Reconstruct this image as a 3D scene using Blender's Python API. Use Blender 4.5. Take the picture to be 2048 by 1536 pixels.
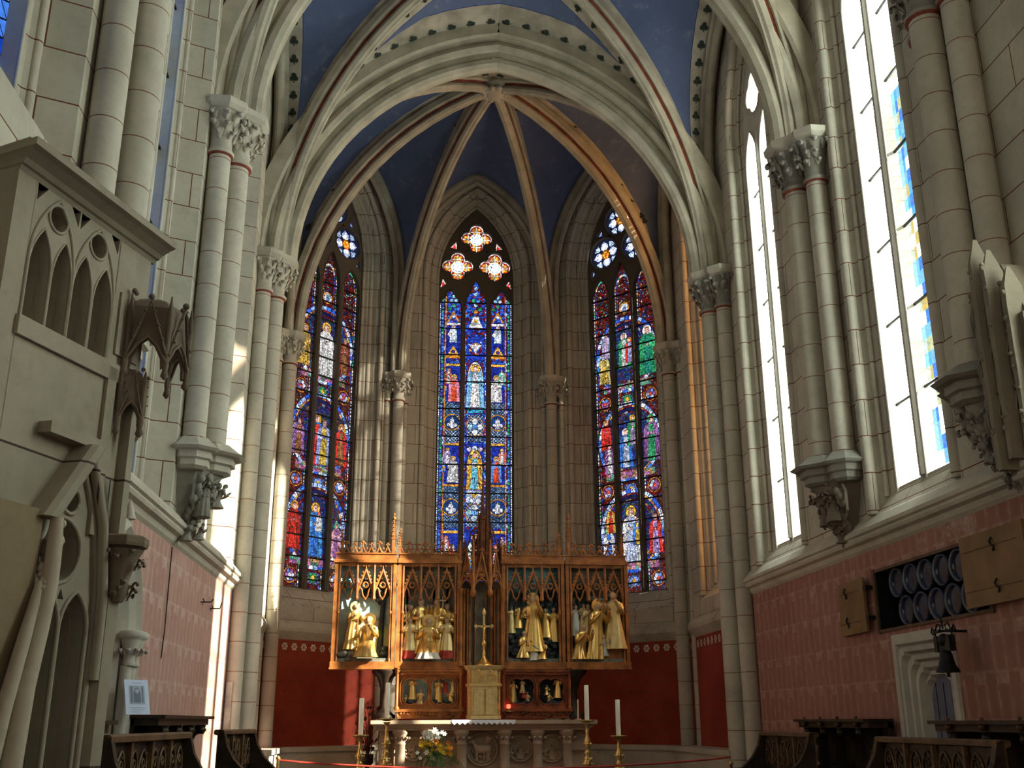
import bpy, math, random
from mathutils import Vector
from mathutils.geometry import tessellate_polygon
from math import sin, cos, pi, sqrt, acos, atan2, radians
sc = bpy.context.scene
COL = sc.collection
for o in list(bpy.data.objects): bpy.data.objects.remove(o)

# ------------------------------------------------------------- camera, light
EYE = Vector((0, 0, 1.6)); FPX = 2091.0
cz = Vector((-21, 6468, -FPX)).normalized()
cy_ = Vector((-209, -677, -FPX)); cy_ = (cy_ - cy_.dot(cz) * cz).normalized()
cx_ = cy_.cross(cz)                       # world axes written in camera coordinates
cam = bpy.data.cameras.new('camera'); camo = bpy.data.objects.new('camera', cam)
COL.objects.link(camo); sc.camera = camo
cam.sensor_width = 36.0; cam.lens = 36.0 * FPX / 2048.0; cam.clip_end = 200; cam.clip_start = .05
from mathutils import Matrix
Rm = Matrix((cx_, cy_, cz))               # camera -> world
camo.matrix_world = Matrix.Translation(EYE) @ Rm.to_4x4()

def ray(px, py): return Rm @ Vector((px - 1024.0, 768.0 - py, -FPX))
def at(px, py, Y): r = ray(px, py); return EYE + r * (Y / r.y)
def atx(px, py, X): r = ray(px, py); return EYE + r * (X / r.x)

sc.view_settings.view_transform = 'Standard'; sc.view_settings.look = 'None'
sc.view_settings.exposure = 0.0; sc.view_settings.gamma = 1.0
sc.view_settings.use_curve_mapping = False
w = bpy.data.worlds.new('world'); sc.world = w; w.use_nodes = True
bg = w.node_tree.nodes['Background']; bg.inputs[0].default_value = (.75, .85, 1.0, 1); bg.inputs[1].default_value = .12

SUN_DIR = Vector((-1, .585, -.56)).normalized()      # low sun from the right, behind the camera
sl = bpy.data.lights.new('sun', 'SUN'); so = bpy.data.objects.new('sun', sl); COL.objects.link(so)
sl.energy = 34.0; sl.angle = radians(.8); sl.color = (1.0, .91, .74)
so.rotation_euler = SUN_DIR.to_track_quat('-Z', 'Y').to_euler(); so.location = (12, 2, 14)

def area(name, loc, to, sx, sy, e, c):
    l = bpy.data.lights.new(name, 'AREA'); l.shape = 'RECTANGLE'; l.size = sx; l.size_y = sy
    l.energy = e; l.color = c; o = bpy.data.objects.new(name, l); COL.objects.link(o)
    o.location = loc; o.rotation_euler = (Vector(to) - Vector(loc)).to_track_quat('-Z', 'Y').to_euler()
# added warm fill light behind the camera, aimed at the apse
area('nave_fill', (2.0, -3.0, 7.5), (1.3, 18, 6.0), 6, 6, 35, (1.0, .86, .66))

# ------------------------------------------------------------- node materials
MATS = {}
def newmat(name):
    m = bpy.data.materials.new(name); m.use_nodes = True; m.node_tree.nodes.clear(); MATS[name] = m
    return m, m.node_tree.nodes, m.node_tree.links
def N(ns, t, **k):
    n = ns.new(t)
    for a, b in k.items(): setattr(n, a, b)
    return n
def rgb(c): return (c[0], c[1], c[2], 1)
def mixc(ns, ls, fac, a, b, mode='MIX'):
    n = N(ns, 'ShaderNodeMix', data_type='RGBA', blend_type=mode)
    for i, v in ((0, fac), (6, a), (7, b)):
        if hasattr(v, 'links'): ls.new(v, n.inputs[i])
        else: n.inputs[i].default_value = v if i == 0 else rgb(v)
    return n.outputs[2]
def mth(ns, ls, op, a, b=0.0, c=None):
    n = N(ns, 'ShaderNodeMath', operation=op)
    for i, v in enumerate((a, b) if c is None else (a, b, c)):
        if hasattr(v, 'links'): ls.new(v, n.inputs[i])
        else: n.inputs[i].default_value = v
    return n.outputs[0]
def ramp(ns, ls, x, p0, p1):
    n = N(ns, 'ShaderNodeMapRange'); n.inputs[1].default_value = p0; n.inputs[2].default_value = p1
    ls.new(x, n.inputs[0]); return n.outputs[0]
def noise(ns, ls, scale, detail=4, vec=None, rough=.55):
    n = N(ns, 'ShaderNodeTexNoise'); n.inputs['Scale'].default_value = scale
    n.inputs['Detail'].default_value = detail; n.inputs['Roughness'].default_value = rough
    if vec is None: vec = N(ns, 'ShaderNodeNewGeometry').outputs['Position']
    ls.new(vec, n.inputs['Vector']); return n.outputs['Fac']
def finish(m, ns, ls, col, rough=.8, metal=0.0, bump=None, bstr=.3, bdist=.01, spec=.3):
    b = N(ns, 'ShaderNodeBsdfPrincipled'); o = N(ns, 'ShaderNodeOutputMaterial')
    if hasattr(col, 'links'): ls.new(col, b.inputs['Base Color'])
    else: b.inputs['Base Color'].default_value = rgb(col)
    if hasattr(rough, 'links'): ls.new(rough, b.inputs['Roughness'])
    else: b.inputs['Roughness'].default_value = rough
    b.inputs['Metallic'].default_value = metal; b.inputs['Specular IOR Level'].default_value = spec
    if bump is not None:
        bn = N(ns, 'ShaderNodeBump'); bn.inputs['Strength'].default_value = bstr; bn.inputs['Distance'].default_value = bdist
        ls.new(bump, bn.inputs['Height']); ls.new(bn.outputs[0], b.inputs['Normal'])
    ls.new(b.outputs[0], o.inputs[0]); return m
def plain(name, c, rough=.6, metal=0., var=.25, scale=6., bstr=.2, c2=None):
    m, ns, ls = newmat(name)
    n1 = noise(ns, ls, scale, 5)
    dark = c2 or tuple(x * (1 - var * 1.6) for x in c); lite = tuple(min(1, x * (1 + var)) for x in c)
    return finish(m, ns, ls, mixc(ns, ls, ramp(ns, ls, n1, .32, .68), dark, lite), rough, metal, n1, bstr)
def stone(name, base, lines='brick', joint=(.17, .055, .035), row=.42, wid=.85, stain=.5):
    m, ns, ls = newmat(name)
    geo = N(ns, 'ShaderNodeNewGeometry').outputs['Position']
    n1 = noise(ns, ls, 1.3, 6, geo, .65); n2 = noise(ns, ls, 14, 4, geo)
    c = mixc(ns, ls, ramp(ns, ls, n1, .3, .7), tuple(x * .78 for x in base), tuple(min(1, x * 1.12) for x in base))
    c = mixc(ns, ls, mth(ns, ls, 'MULTIPLY', ramp(ns, ls, n2, .5, .85), .35), c, tuple(x * .55 for x in base))
    n3 = noise(ns, ls, .6, 6, geo, .7)
    c = mixc(ns, ls, mth(ns, ls, 'MULTIPLY', ramp(ns, ls, n3, .56, .72), stain), c, (base[0] * .45, base[1] * .42, base[2] * .42))
    bump = n2
    if lines == 'brick':
        uv = N(ns, 'ShaderNodeUVMap').outputs[0]
        b = N(ns, 'ShaderNodeTexBrick'); ls.new(uv, b.inputs['Vector'])
        b.inputs['Scale'].default_value = 1; b.inputs['Mortar Size'].default_value = .006
        b.inputs['Brick Width'].default_value = wid; b.inputs['Row Height'].default_value = row
        b.inputs['Mortar Smooth'].default_value = .1; b.inputs['Bias'].default_value = 0
        b.inputs['Color1'].default_value = (.92, .92, .92, 1); b.inputs['Color2'].default_value = (1.06, 1.05, 1.03, 1)
        c = mixc(ns, ls, 1.0, c, b.outputs['Color'], 'MULTIPLY')
        c = mixc(ns, ls, mth(ns, ls, 'MULTIPLY', b.outputs['Fac'], .85), c, joint)
    elif lines == 'ring':
        sep = N(ns, 'ShaderNodeSeparateXYZ'); ls.new(geo, sep.inputs[0])
        f = mth(ns, ls, 'FRACT', mth(ns, ls, 'DIVIDE', mth(ns, ls, 'ADD', sep.outputs[2], 20.13), row))
        c = mixc(ns, ls, mth(ns, ls, 'MULTIPLY', mth(ns, ls, 'LESS_THAN', f, .024), .9), c, joint)
    return finish(m, ns, ls, c, .85, 0, bump, .25, .01)
stone('dark_tracery', (.12, .10, .075), None, stain=.4)  # darker stone colour for the apse tracery and mullions
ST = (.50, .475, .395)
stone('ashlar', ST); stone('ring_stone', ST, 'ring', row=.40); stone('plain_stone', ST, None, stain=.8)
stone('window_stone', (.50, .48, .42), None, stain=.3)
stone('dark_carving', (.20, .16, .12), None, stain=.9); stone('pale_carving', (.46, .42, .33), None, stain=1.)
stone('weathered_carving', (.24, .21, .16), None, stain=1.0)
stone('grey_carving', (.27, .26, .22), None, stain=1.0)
stone('gallery_stone', (.34, .315, .25), 'brick', (.07, .05, .04), 1.4, 2.3, .7); stone('gallery_tracery', (.34, .315, .25), None, stain=.6)
stone('sandstone', (.27, .21, .13), None, stain=.6)
stone('altar_stone', (.45, .33, .23), None, stain=.3)
stone('floor_stone', (.16, .13, .11), 'brick', (.04, .03, .03), .6, .6)
plain('rib_stone', (.44, .41, .32), .8, var=.15, scale=3); plain('rib_red', (.22, .055, .035), .8); plain('rib_cream', (.62, .56, .40), .8, var=.1)
plain('joint_red', (.30, .05, .04), .8)
plain('band_paint', (.40, .37, .30), .85, var=.2, scale=3); plain('trefoil_paint', (.035, .045, .035), .8)
plain('line_blue', (.02, .05, .22), .8); plain('plaster', (.40, .38, .34), .9)
def vault_blue():
    m, ns, ls = newmat('vault_blue')
    n1 = noise(ns, ls, .8, 6, None, .7); n2 = noise(ns, ls, 3.2, 6, None, .75); n3 = noise(ns, ls, 40, 2)
    c = mixc(ns, ls, ramp(ns, ls, n1, .3, .7), (.080, .115, .23), (.115, .155, .28))
    c = mixc(ns, ls, mth(ns, ls, 'MULTIPLY', ramp(ns, ls, n2, .57, .75), .55), c, (.30, .34, .38))
    c = mixc(ns, ls, mth(ns, ls, 'MULTIPLY', ramp(ns, ls, n3, .72, .78), .5), c, (.35, .3, .2))
    finish(m, ns, ls, c, .8, 0, n2, .2)
vault_blue()
def painted_red(name, c1, c2, pale, k):
    m, ns, ls = newmat(name)
    uv = N(ns, 'ShaderNodeUVMap').outputs[0]
    sp = N(ns, 'ShaderNodeSeparateXYZ'); ls.new(uv, sp.inputs[0])
    u, v = sp.outputs[0], sp.outputs[1]
    # upright and lying rectangles, outlined pale, set in courses
    def frame(x, w_, t, off=0.):
        f = mth(ns, ls, 'FRACT', mth(ns, ls, 'DIVIDE', mth(ns, ls, 'ADD', x, 50 + off), w_))
        d = mth(ns, ls, 'ABSOLUTE', mth(ns, ls, 'SUBTRACT', f, .5))
        return f, d, mth(ns, ls, 'GREATER_THAN', d, .5 - t)
    fu, du, eu = frame(u, .185, .07); fv, dv, ev = frame(v, .40, .035)
    short = mth(ns, ls, 'GREATER_THAN', fv, .74)
    cell = mth(ns, ls, 'FLOOR', mth(ns, ls, 'DIVIDE', mth(ns, ls, 'ADD', u, 50), .185))
    odd = mth(ns, ls, 'MODULO', cell, 2)
    line = mth(ns, ls, 'MAXIMUM', eu, ev)
    inner = mth(ns, ls, 'MULTIPLY', mth(ns, ls, 'GREATER_THAN', du, .26), mth(ns, ls, 'SUBTRACT', 1, short))
    chk = mth(ns, ls, 'MULTIPLY', short, odd)
    n1 = noise(ns, ls, 1.1, 6, None, .7); n2 = noise(ns, ls, 9, 5)
    c = mixc(ns, ls, ramp(ns, ls, n1, .3, .7), c1, c2)
    amt = mth(ns, ls, 'MULTIPLY', ramp(ns, ls, n2, .34, .68), k)
    c = mixc(ns, ls, mth(ns, ls, 'MULTIPLY', line, amt), c, pale)
    c = mixc(ns, ls, mth(ns, ls, 'MULTIPLY', inner, mth(ns, ls, 'MULTIPLY', amt, .3)), c, pale)
    c = mixc(ns, ls, mth(ns, ls, 'MULTIPLY', chk, mth(ns, ls, 'MULTIPLY', amt, 1.2)), c, pale)
    n3 = noise(ns, ls, 1.7, 5, None, .75)
    hi = ramp(ns, ls, v, 2.5, 3.5)
    w_ = mth(ns, ls, 'MULTIPLY', ramp(ns, ls, n3, .56, .66), hi)
    c = mixc(ns, ls, mth(ns, ls, 'MULTIPLY', w_, .8), c, (.50, .38, .34))
    finish(m, ns, ls, c, .85, 0, n2, .15)
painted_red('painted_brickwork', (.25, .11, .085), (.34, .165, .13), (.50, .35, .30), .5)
painted_red('pale_brickwork', (.37, .20, .165), (.47, .30, .26), (.58, .46, .42), .62)  # paler mix of the same red, for the left wall
def apse_red():
    m, ns, ls = newmat('apse_red')
    uv = N(ns, 'ShaderNodeUVMap').outputs[0]; sp = N(ns, 'ShaderNodeSeparateXYZ'); ls.new(uv, sp.inputs[0])
    row = mth(ns, ls, 'FLOOR', mth(ns, ls, 'DIVIDE', sp.outputs[1], .17))
    off = mth(ns, ls, 'MULTIPLY', mth(ns, ls, 'MODULO', row, 2), .12)
    fu = mth(ns, ls, 'SUBTRACT', mth(ns, ls, 'FRACT', mth(ns, ls, 'DIVIDE', mth(ns, ls, 'ADD', mth(ns, ls, 'ADD', sp.outputs[0], 60), off), .24)), .5)
    fv = mth(ns, ls, 'SUBTRACT', mth(ns, ls, 'FRACT', mth(ns, ls, 'DIVIDE', sp.outputs[1], .17)), .5)
    a = mth(ns, ls, 'ABSOLUTE', mth(ns, ls, 'MULTIPLY', fu, .24)); b = mth(ns, ls, 'ABSOLUTE', mth(ns, ls, 'MULTIPLY', fv, .17))
    star = mth(ns, ls, 'LESS_THAN', mth(ns, ls, 'MULTIPLY', a, b), .00008)
    near = mth(ns, ls, 'LESS_THAN', mth(ns, ls, 'ADD', a, b), .04)
    st = mth(ns, ls, 'MULTIPLY', star, near)
    n1 = noise(ns, ls, 1.5, 5)
    c = mixc(ns, ls, ramp(ns, ls, n1, .3, .7), (.21, .022, .012), (.32, .045, .022))
    c = mixc(ns, ls, mth(ns, ls, 'MULTIPLY', st, .8), c, (.05, .05, .025))
    finish(m, ns, ls, c, .7, 0, n1, .1)
apse_red()
plain('flower_white', (.62, .55, .45), .8, var=.15)
plain('dark_oak', (.030, .020, .013), .45, var=.4, scale=8); plain('oak', (.12, .068, .033), .45, var=.35, scale=8)
plain('retable_oak', (.34, .125, .032), .42, var=.3, scale=7); plain('retable_dark', (.13, .04, .014), .45, var=.35, scale=9)
plain('retable_shaded', (.26, .07, .025), .45, var=.3, scale=7)
plain('gold', (.80, .54, .18), .34, .8, var=.08, scale=14, bstr=.05); plain('gold_pale', (.70, .55, .26), .42, .6, var=.08, scale=14, bstr=.05)
plain('brass', (.60, .44, .16), .32, .9, var=.2, scale=20)
plain('candle_wax', (.84, .84, .72), .45, var=.04); plain('iron', (.015, .015, .016), .5, .4)
plain('shutter_wood', (.22, .135, .055), .6, var=.15, scale=3); plain('shutter_frame', (.10, .055, .03), .6)
plain('linen', (.85, .86, .92), .8, var=.05); plain('paper', (.62, .72, .95), .7, var=.02); plain('print_grey', (.18, .22, .30), .7, var=.1)
plain('print_light', (.40, .47, .60), .7, var=.1)
plain('skin', (.50, .32, .21), .6, var=.1); plain('hair_brown', (.05, .03, .015), .7); plain('robe_white', (.55, .56, .52), .6)
plain('robe_red', (.42, .045, .03), .6); plain('sky_paint', (.13, .36, .42), .7, var=.3, scale=3); plain('cloud_paint', (.52, .62, .60), .7, c2=(.22, .44, .48), scale=4)
plain('ground_paint', (.19, .21, .17), .7, var=.4, scale=8); plain('stonework_paint', (.20, .19, .15), .7, var=.3, scale=6); plain('rock_dark', (.035, .045, .05), .7, var=.4, scale=9)
plain('hills_paint', (.20, .30, .16), .7, c2=(.42, .30, .28), scale=6)
plain('pot_ceramic', (.035, .05, .09), .22, .2, var=.3); plain('black_void', (.004, .004, .005), .9)
plain('door_paint', (.12, .13, .20), .6, var=.15, scale=5)
plain('leaf', (.055, .15, .03), .5, var=.4, scale=15); plain('petal_yellow', (.85, .55, .03), .5); plain('petal_orange', (.85, .26, .02), .5); plain('petal_white', (.85, .84, .72), .5)
plain('vase_clay', (.60, .44, .33), .6); plain('ruby_glass', (.45, .01, .01), .2)
def emis(name, c, s):
    m, ns, ls = newmat(name); e = N(ns, 'ShaderNodeEmission'); e.inputs[0].default_value = rgb(c); e.inputs[1].default_value = s
    o = N(ns, 'ShaderNodeOutputMaterial'); ls.new(e.outputs[0], o.inputs[0]); return m
emis('flame', (1, .06, .03), 6)
def glassmat(name, strength, through=0.0, tint=(1, 1, 1), sampling='AUTO', pieces=0):
    """daylight glowing in coloured glass; through lets the sun itself pass, tinted"""
    m, ns, ls = newmat(name)
    a = N(ns, 'ShaderNodeAttribute', attribute_name='glass'); n1 = noise(ns, ls, 22, 3)
    c = mixc(ns, ls, 1.0, a.outputs['Color'], tint, 'MULTIPLY')
    c = mixc(ns, ls, mth(ns, ls, 'MULTIPLY', ramp(ns, ls, n1, .35, .75), .35), c, (0, 0, 0))
    if pieces:                                   # small leaded pieces, each its own depth of colour
        geo = N(ns, 'ShaderNodeNewGeometry').outputs['Position']
        v = N(ns, 'ShaderNodeTexVoronoi', feature='DISTANCE_TO_EDGE'); v.inputs['Scale'].default_value = pieces; ls.new(geo, v.inputs['Vector'])
        v2 = N(ns, 'ShaderNodeTexVoronoi'); v2.inputs['Scale'].default_value = pieces; ls.new(geo, v2.inputs['Vector'])
        sx = N(ns, 'ShaderNodeSeparateXYZ'); ls.new(v2.outputs['Color'], sx.inputs[0])
        c = mixc(ns, ls, 1.0, c, mixc(ns, ls, sx.outputs[0], (.28, .28, .30), (1.35, 1.3, 1.3)), 'MULTIPLY')
        c = mixc(ns, ls, mth(ns, ls, 'LESS_THAN', v.outputs['Distance'], .055), c, (.004, .004, .005))
    e = N(ns, 'ShaderNodeEmission'); ls.new(c, e.inputs[0]); e.inputs[1].default_value = strength
    sh = e.outputs[0]
    if through > 0:
        t = N(ns, 'ShaderNodeBsdfTransparent'); ls.new(mixc(ns, ls, .78, a.outputs['Color'], (through, through * .98, through * .95)), t.inputs[0])
        ad = N(ns, 'ShaderNodeAddShader'); ls.new(sh, ad.inputs[0]); ls.new(t.outputs[0], ad.inputs[1]); sh = ad.outputs[0]
    else:
        g = N(ns, 'ShaderNodeBsdfGlossy'); g.inputs[0].default_value = (.03, .03, .03, 1); g.inputs['Roughness'].default_value = .3
        ad = N(ns, 'ShaderNodeAddShader'); ls.new(sh, ad.inputs[0]); ls.new(g.outputs[0], ad.inputs[1]); sh = ad.outputs[0]
    o = N(ns, 'ShaderNodeOutputMaterial'); ls.new(sh, o.inputs[0]); m.cycles.emission_sampling = sampling
    return m
glassmat('stained_glass', 1.8, pieces=24)
glassmat('warm_fill_glass', 13.0, 0, (1.0, .70, .42))  # extra warm glow for glass hidden from the camera
glassmat('grisaille_glass', 16.0, .80, (.86, 1.0, .94))
glassmat('grisaille_blue', .95, 0, (.38, .62, 1.0))

# ------------------------------------------------------------- mesh builder
def shift(o, x=0, y=0, z=0): return (o[0] + x, o[1] + y, o[2] + z)
class MB:
    def __init__(s): s.v = []; s.f = []; s.m = []; s.s = []; s.c = None; s.xf = None
    def add(s, vs, fs, mat=0, smooth=False, col=None):
        b = len(s.v); x = s.xf
        s.v.extend([x(*p) for p in vs] if x else [tuple(p) for p in vs])
        for f in fs:
            s.f.append([i + b for i in f]); s.m.append(mat); s.s.append(smooth)
            if s.c is not None: s.c.append(col or (0, 0, 0))
        return s
    def box(s, x0, x1, y0, y1, z0, z1, mat=0):
        vs = [(x, y, z) for z in (z0, z1) for y in (y0, y1) for x in (x0, x1)]
        return s.add(vs, [(0, 2, 3, 1), (4, 5, 7, 6), (0, 1, 5, 4), (2, 6, 7, 3), (0, 4, 6, 2), (1, 3, 7, 5)], mat)
    def loft(s, rings, mat=0, smooth=True, close=True, cap=True, matf=None):
        n = len(rings[0]); vs = [p for r in rings for p in r]; fs = []; 
        m = n if close else n - 1
        base = len(s.f)
        for i in range(len(rings) - 1):
            for j in range(m):
                k = (j + 1) % n; fs.append((i * n + j, i * n + k, (i + 1) * n + k, (i + 1) * n + j))
        s.add(vs, fs, mat, smooth)
        if matf:
            q = 0
            for i in range(len(rings) - 1):
                for j in range(m): s.m[base + q] = matf(i, j); q += 1
        if cap and close:
            s.add(rings[0], [tuple(range(n))[::-1]], mat if not matf else matf(0, 0)); s.add(rings[-1], [tuple(range(n))], mat if not matf else matf(len(rings) - 2, 0))
        return s
    def lathe(s, prof, x=0, y=0, z=0, n=16, mat=0, smooth=True, a0=0, flute=0, sx=1, sy=1):
        rings = []
        for r, h in prof:
            rings.append([(x + sx * r * (1 + flute * cos(4 * (a0 + 2 * pi * k / n))) * cos(a0 + 2 * pi * k / n), y + sy * r * (1 + flute * cos(4 * (a0 + 2 * pi * k / n))) * sin(a0 + 2 * pi * k / n), z + h) for k in range(n)])
        return s.loft(rings, mat, smooth)
    def tube(s, pts, r, n=8, mat=0, smooth=True, closed=False, flat=1.0):
        P = [Vector(p) for p in pts]; L = len(P); rings = []; up = Vector((.13, .27, 1)).normalized()
        for i in range(L):
            a = P[(i - 1) % L] if closed or i else P[0]; b = P[(i + 1) % L] if closed or i < L - 1 else P[-1]
            t = (b - a); t = t.normalized() if t.length > 1e-9 else Vector((0, 0, 1))
            sd = t.cross(up)
            if sd.length < .15: sd = t.cross(Vector((1, .1, 0)))
            sd.normalize(); nn = sd.cross(t); rr = r[i] if isinstance(r, (list, tuple)) else r
            rings.append([tuple(P[i] + sd * rr * cos(2 * pi * k / n) + nn * rr * flat * sin(2 * pi * k / n)) for k in range(n)])
        if closed: rings.append(rings[0])
        return s.loft(rings, mat, smooth, True, not closed)
    def plate(s, outer, holes, d0, d1, mat=0, side=True, matside=None):
        """flat shape (a,b) with holes, thick from c=d0 to d1 (local axes)"""
        loops = [[Vector((p[0], p[1], 0)) for p in outer]] + [[Vector((p[0], p[1], 0)) for p in h] for h in holes]
        tr = tessellate_polygon(loops); fl = [p for l in loops for p in l]
        for d in (d0, d1) if d0 != d1 else (d0,): s.add([(p.x, p.y, d) for p in fl], [tuple(t) for t in tr], mat)
        if side and d0 != d1:
            for l in loops:
                n = len(l); s.add([(p.x, p.y, d0) for p in l] + [(p.x, p.y, d1) for p in l], [(i, (i + 1) % n, n + (i + 1) % n, n + i) for i in range(n)], mat if matside is None else matside)
        return s
    def ball(s, c, r, mat=0, n=8, sx=1, sy=1, sz=1):
        pr = [(max(.02, sin(pi * i / (n // 2 + 1))) * r, -cos(pi * i / (n // 2 + 1)) * r * sz) for i in range(n // 2 + 2)]
        return s.lathe(pr, c[0], c[1], c[2], n, mat, True, 0, 0, sx, sy)
    def sweep(s, pts, prof, side, hint, mats=None, smooth=False):
        """prof (s,n): s sideways, n towards the inside of the curve; side = unit vector across the arch's plane"""
        P = [Vector(p) for p in pts]; S = Vector(side); rings = []
        for i in range(len(P)):
            t = (P[min(i + 1, len(P) - 1)] - P[max(i - 1, 0)]).normalized(); nn = S.cross(t)
            if nn.dot(Vector(hint)) < 0: nn = -nn
            rings.append([tuple(P[i] + S * a + nn * b) for a, b in prof])
        return s.loft(rings, 0, smooth, False, False, (lambda i, j: mats[j]) if mats else None)
    def build(s, name, mats, parent=None, kind=None, label=None):
        if isinstance(mats, str): mats = [mats]
        off = Vector((0, 0, 0)); p = parent
        while p is not None: off += p.location; p = p.parent
        me = bpy.data.meshes.new(name)
        me.from_pydata([(a - off.x, b - off.y, c - off.z) for a, b, c in s.v], [], s.f); me.update()
        for q in mats: me.materials.append(MATS[q])
        me.polygons.foreach_set('material_index', s.m); me.polygons.foreach_set('use_smooth', s.s)
        uv = me.uv_layers.new(name='UVMap').data; V = s.v
        for pl in me.polygons:
            n = pl.normal
            if abs(n.z) > .75:
                for li, vi in zip(pl.loop_indices, pl.vertices): uv[li].uv = (V[vi][0], V[vi][1])
            else:
                h = sqrt(n.x * n.x + n.y * n.y) or 1; tx, ty = -n.y / h, n.x / h
                if tx + ty * .99 < 0: tx, ty = -tx, -ty
                for li, vi in zip(pl.loop_indices, pl.vertices): uv[li].uv = (V[vi][0] * tx + V[vi][1] * ty, V[vi][2])
        if s.c is not None:
            at_ = me.color_attributes.new('glass', 'FLOAT_COLOR', 'CORNER').data
            for pl in me.polygons:
                c = s.c[pl.index]
                for li in pl.loop_indices: at_[li].color = (c[0], c[1], c[2], 1)
        o = bpy.data.objects.new(name, me); COL.objects.link(o)
        if parent is not None: o.parent = parent
        if kind: o['kind'] = kind
        if label: o['label'] = label
        return o
def tag(o, label, cat, group=None):
    o['label'] = label; o['category'] = cat
    if group: o['group'] = group
    return o
def thing(name, loc, label=None, cat=None, group=None, kind=None):
    o = bpy.data.objects.new(name, None); COL.objects.link(o); o.location = loc; o.empty_display_size = .1
    if label: tag(o, label, cat, group)
    if kind: o['kind'] = kind
    return o
def copy_tree(o, parent=None):
    c = o.copy(); COL.objects.link(c)
    if parent is not None: c.parent = parent
    for ch in [x for x in bpy.data.objects if x.parent == o]: copy_tree(ch, c)
    return c
def frame(o, u, w_):
    """local (a,b,c) -> along u, up, along w_"""
    o = Vector(o); u = Vector(u).normalized(); w_ = Vector(w_).normalized()
    return lambda a, b, c: (o.x + u.x * a + w_.x * c, o.y + u.y * a + w_.y * c, o.z + b)

def arc(d, h, n=14):
    """pointed-arch half: from (0,0) rising to (d,h)"""
    if h >= d:
        R = (d * d + h * h) / (2 * d); tm = acos(max(-1, min(1, (R - d) / R)))
        return [(R - R * cos(tm * i / n), R * sin(tm * i / n)) for i in range(n + 1)]
    return [(d * (1 - cos(pi / 2 * i / n)), h * sin(pi / 2 * i / n)) for i in range(n + 1)]
def outline(hw, z0, zs, za, n=12, x=0.):
    a = arc(hw, za - zs, n)
    return [(x - hw, z0)] + [(x - hw + p, zs + q) for p, q in a] + [(x + hw - p, zs + q) for p, q in a[::-1][1:]] + [(x + hw, z0)]
def circ(x, y, r, n=20, a0=0): return [(x + r * cos(a0 + 2 * pi * i / n), y + r * sin(a0 + 2 * pi * i / n)) for i in range(n)]
def foil(x, y, R, k=4, n=7, lob=.55, a0=0.):
    """k-lobed outline"""
    pts = []; d = R * (1 - lob); r = R * lob
    for j in range(k):
        a = a0 + 2 * pi * j / k; half = pi / k + math.asin(min(1, d / r * sin(pi / k))) - .03
        for i in range(n): 
            t = a - half + 2 * half * i / (n - 1); pts.append((x + d * cos(a) + r * cos(t), y + d * sin(a) + r * sin(t)))
    return pts
def trefhead(hw, z0, zs, za, x=0.):
    """lancet with a small cusped head"""
    m = zs + (za - zs) * .52; w2 = hw * .42
    L = [(x - hw, z0), (x - hw, zs)] + [(x - hw + (hw - w2) * (1 - cos(t)), zs + (m - zs) * sin(t)) for t in (.35, .7, 1.05, 1.4)]
    L += [(x - w2 * 1.05, m + .01), (x - w2 * .95, m + (za - m) * .35), (x - w2 * .5, m + (za - m) * .75)]
    return L + [(x, za)] + [(2 * x - p, q) for p, q in L[::-1]]
# ============================================================= THE SETTING
CX = 1.25; XL, XR = -2.5, 5.0; ZC = 3.5; ZS = 8.6      # axis, side walls, string course, springing
YA, YB, YC_ = 7.40, 11.45, 15.55                        # the piers down each side
V2L, V3L, V3R, V2R = (-2.6, 19.05), (-.45, 21.3), (2.95, 21.3), (5.1, 19.05)
V1L, V1R = (-2.5, 15.5), (5.0, 15.5)

MB().box(-7, 9, -8, 24, -.3, 0).build('floor', 'floor_stone', kind='structure')
st = MB()
for i in range(4): st.box(XL, XR, 12.4 + .32 * i, 23, .15 * i, .15 * (i + 1))
st.build('trim_1', 'floor_stone', kind='structure')

def half_arc_pts(p, q, z0, zt, n=14, stilt=0.):
    d = Vector((q[0] - p[0], q[1] - p[1], 0)); L = d.length; u = d / L
    pts = [(p[0], p[1], z0)] if stilt > 0 else []
    for a, b in arc(L, zt - z0 - stilt, n): pts.append((p[0] + u.x * a, p[1] + u.y * a, z0 + stilt + b))
    return pts, u
def resample(pts, n):
    P = [Vector(p) for p in pts]; L = [0]
    for i in range(1, len(P)): L.append(L[-1] + (P[i] - P[i - 1]).length)
    out = []; j = 0
    for k in range(n + 1):
        t = L[-1] * k / n
        while j < len(P) - 2 and L[j + 1] < t: j += 1
        f = (t - L[j]) / max(1e-9, L[j + 1] - L[j]); out.append(P[j].lerp(P[j + 1], min(1, f)))
    return out

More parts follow.
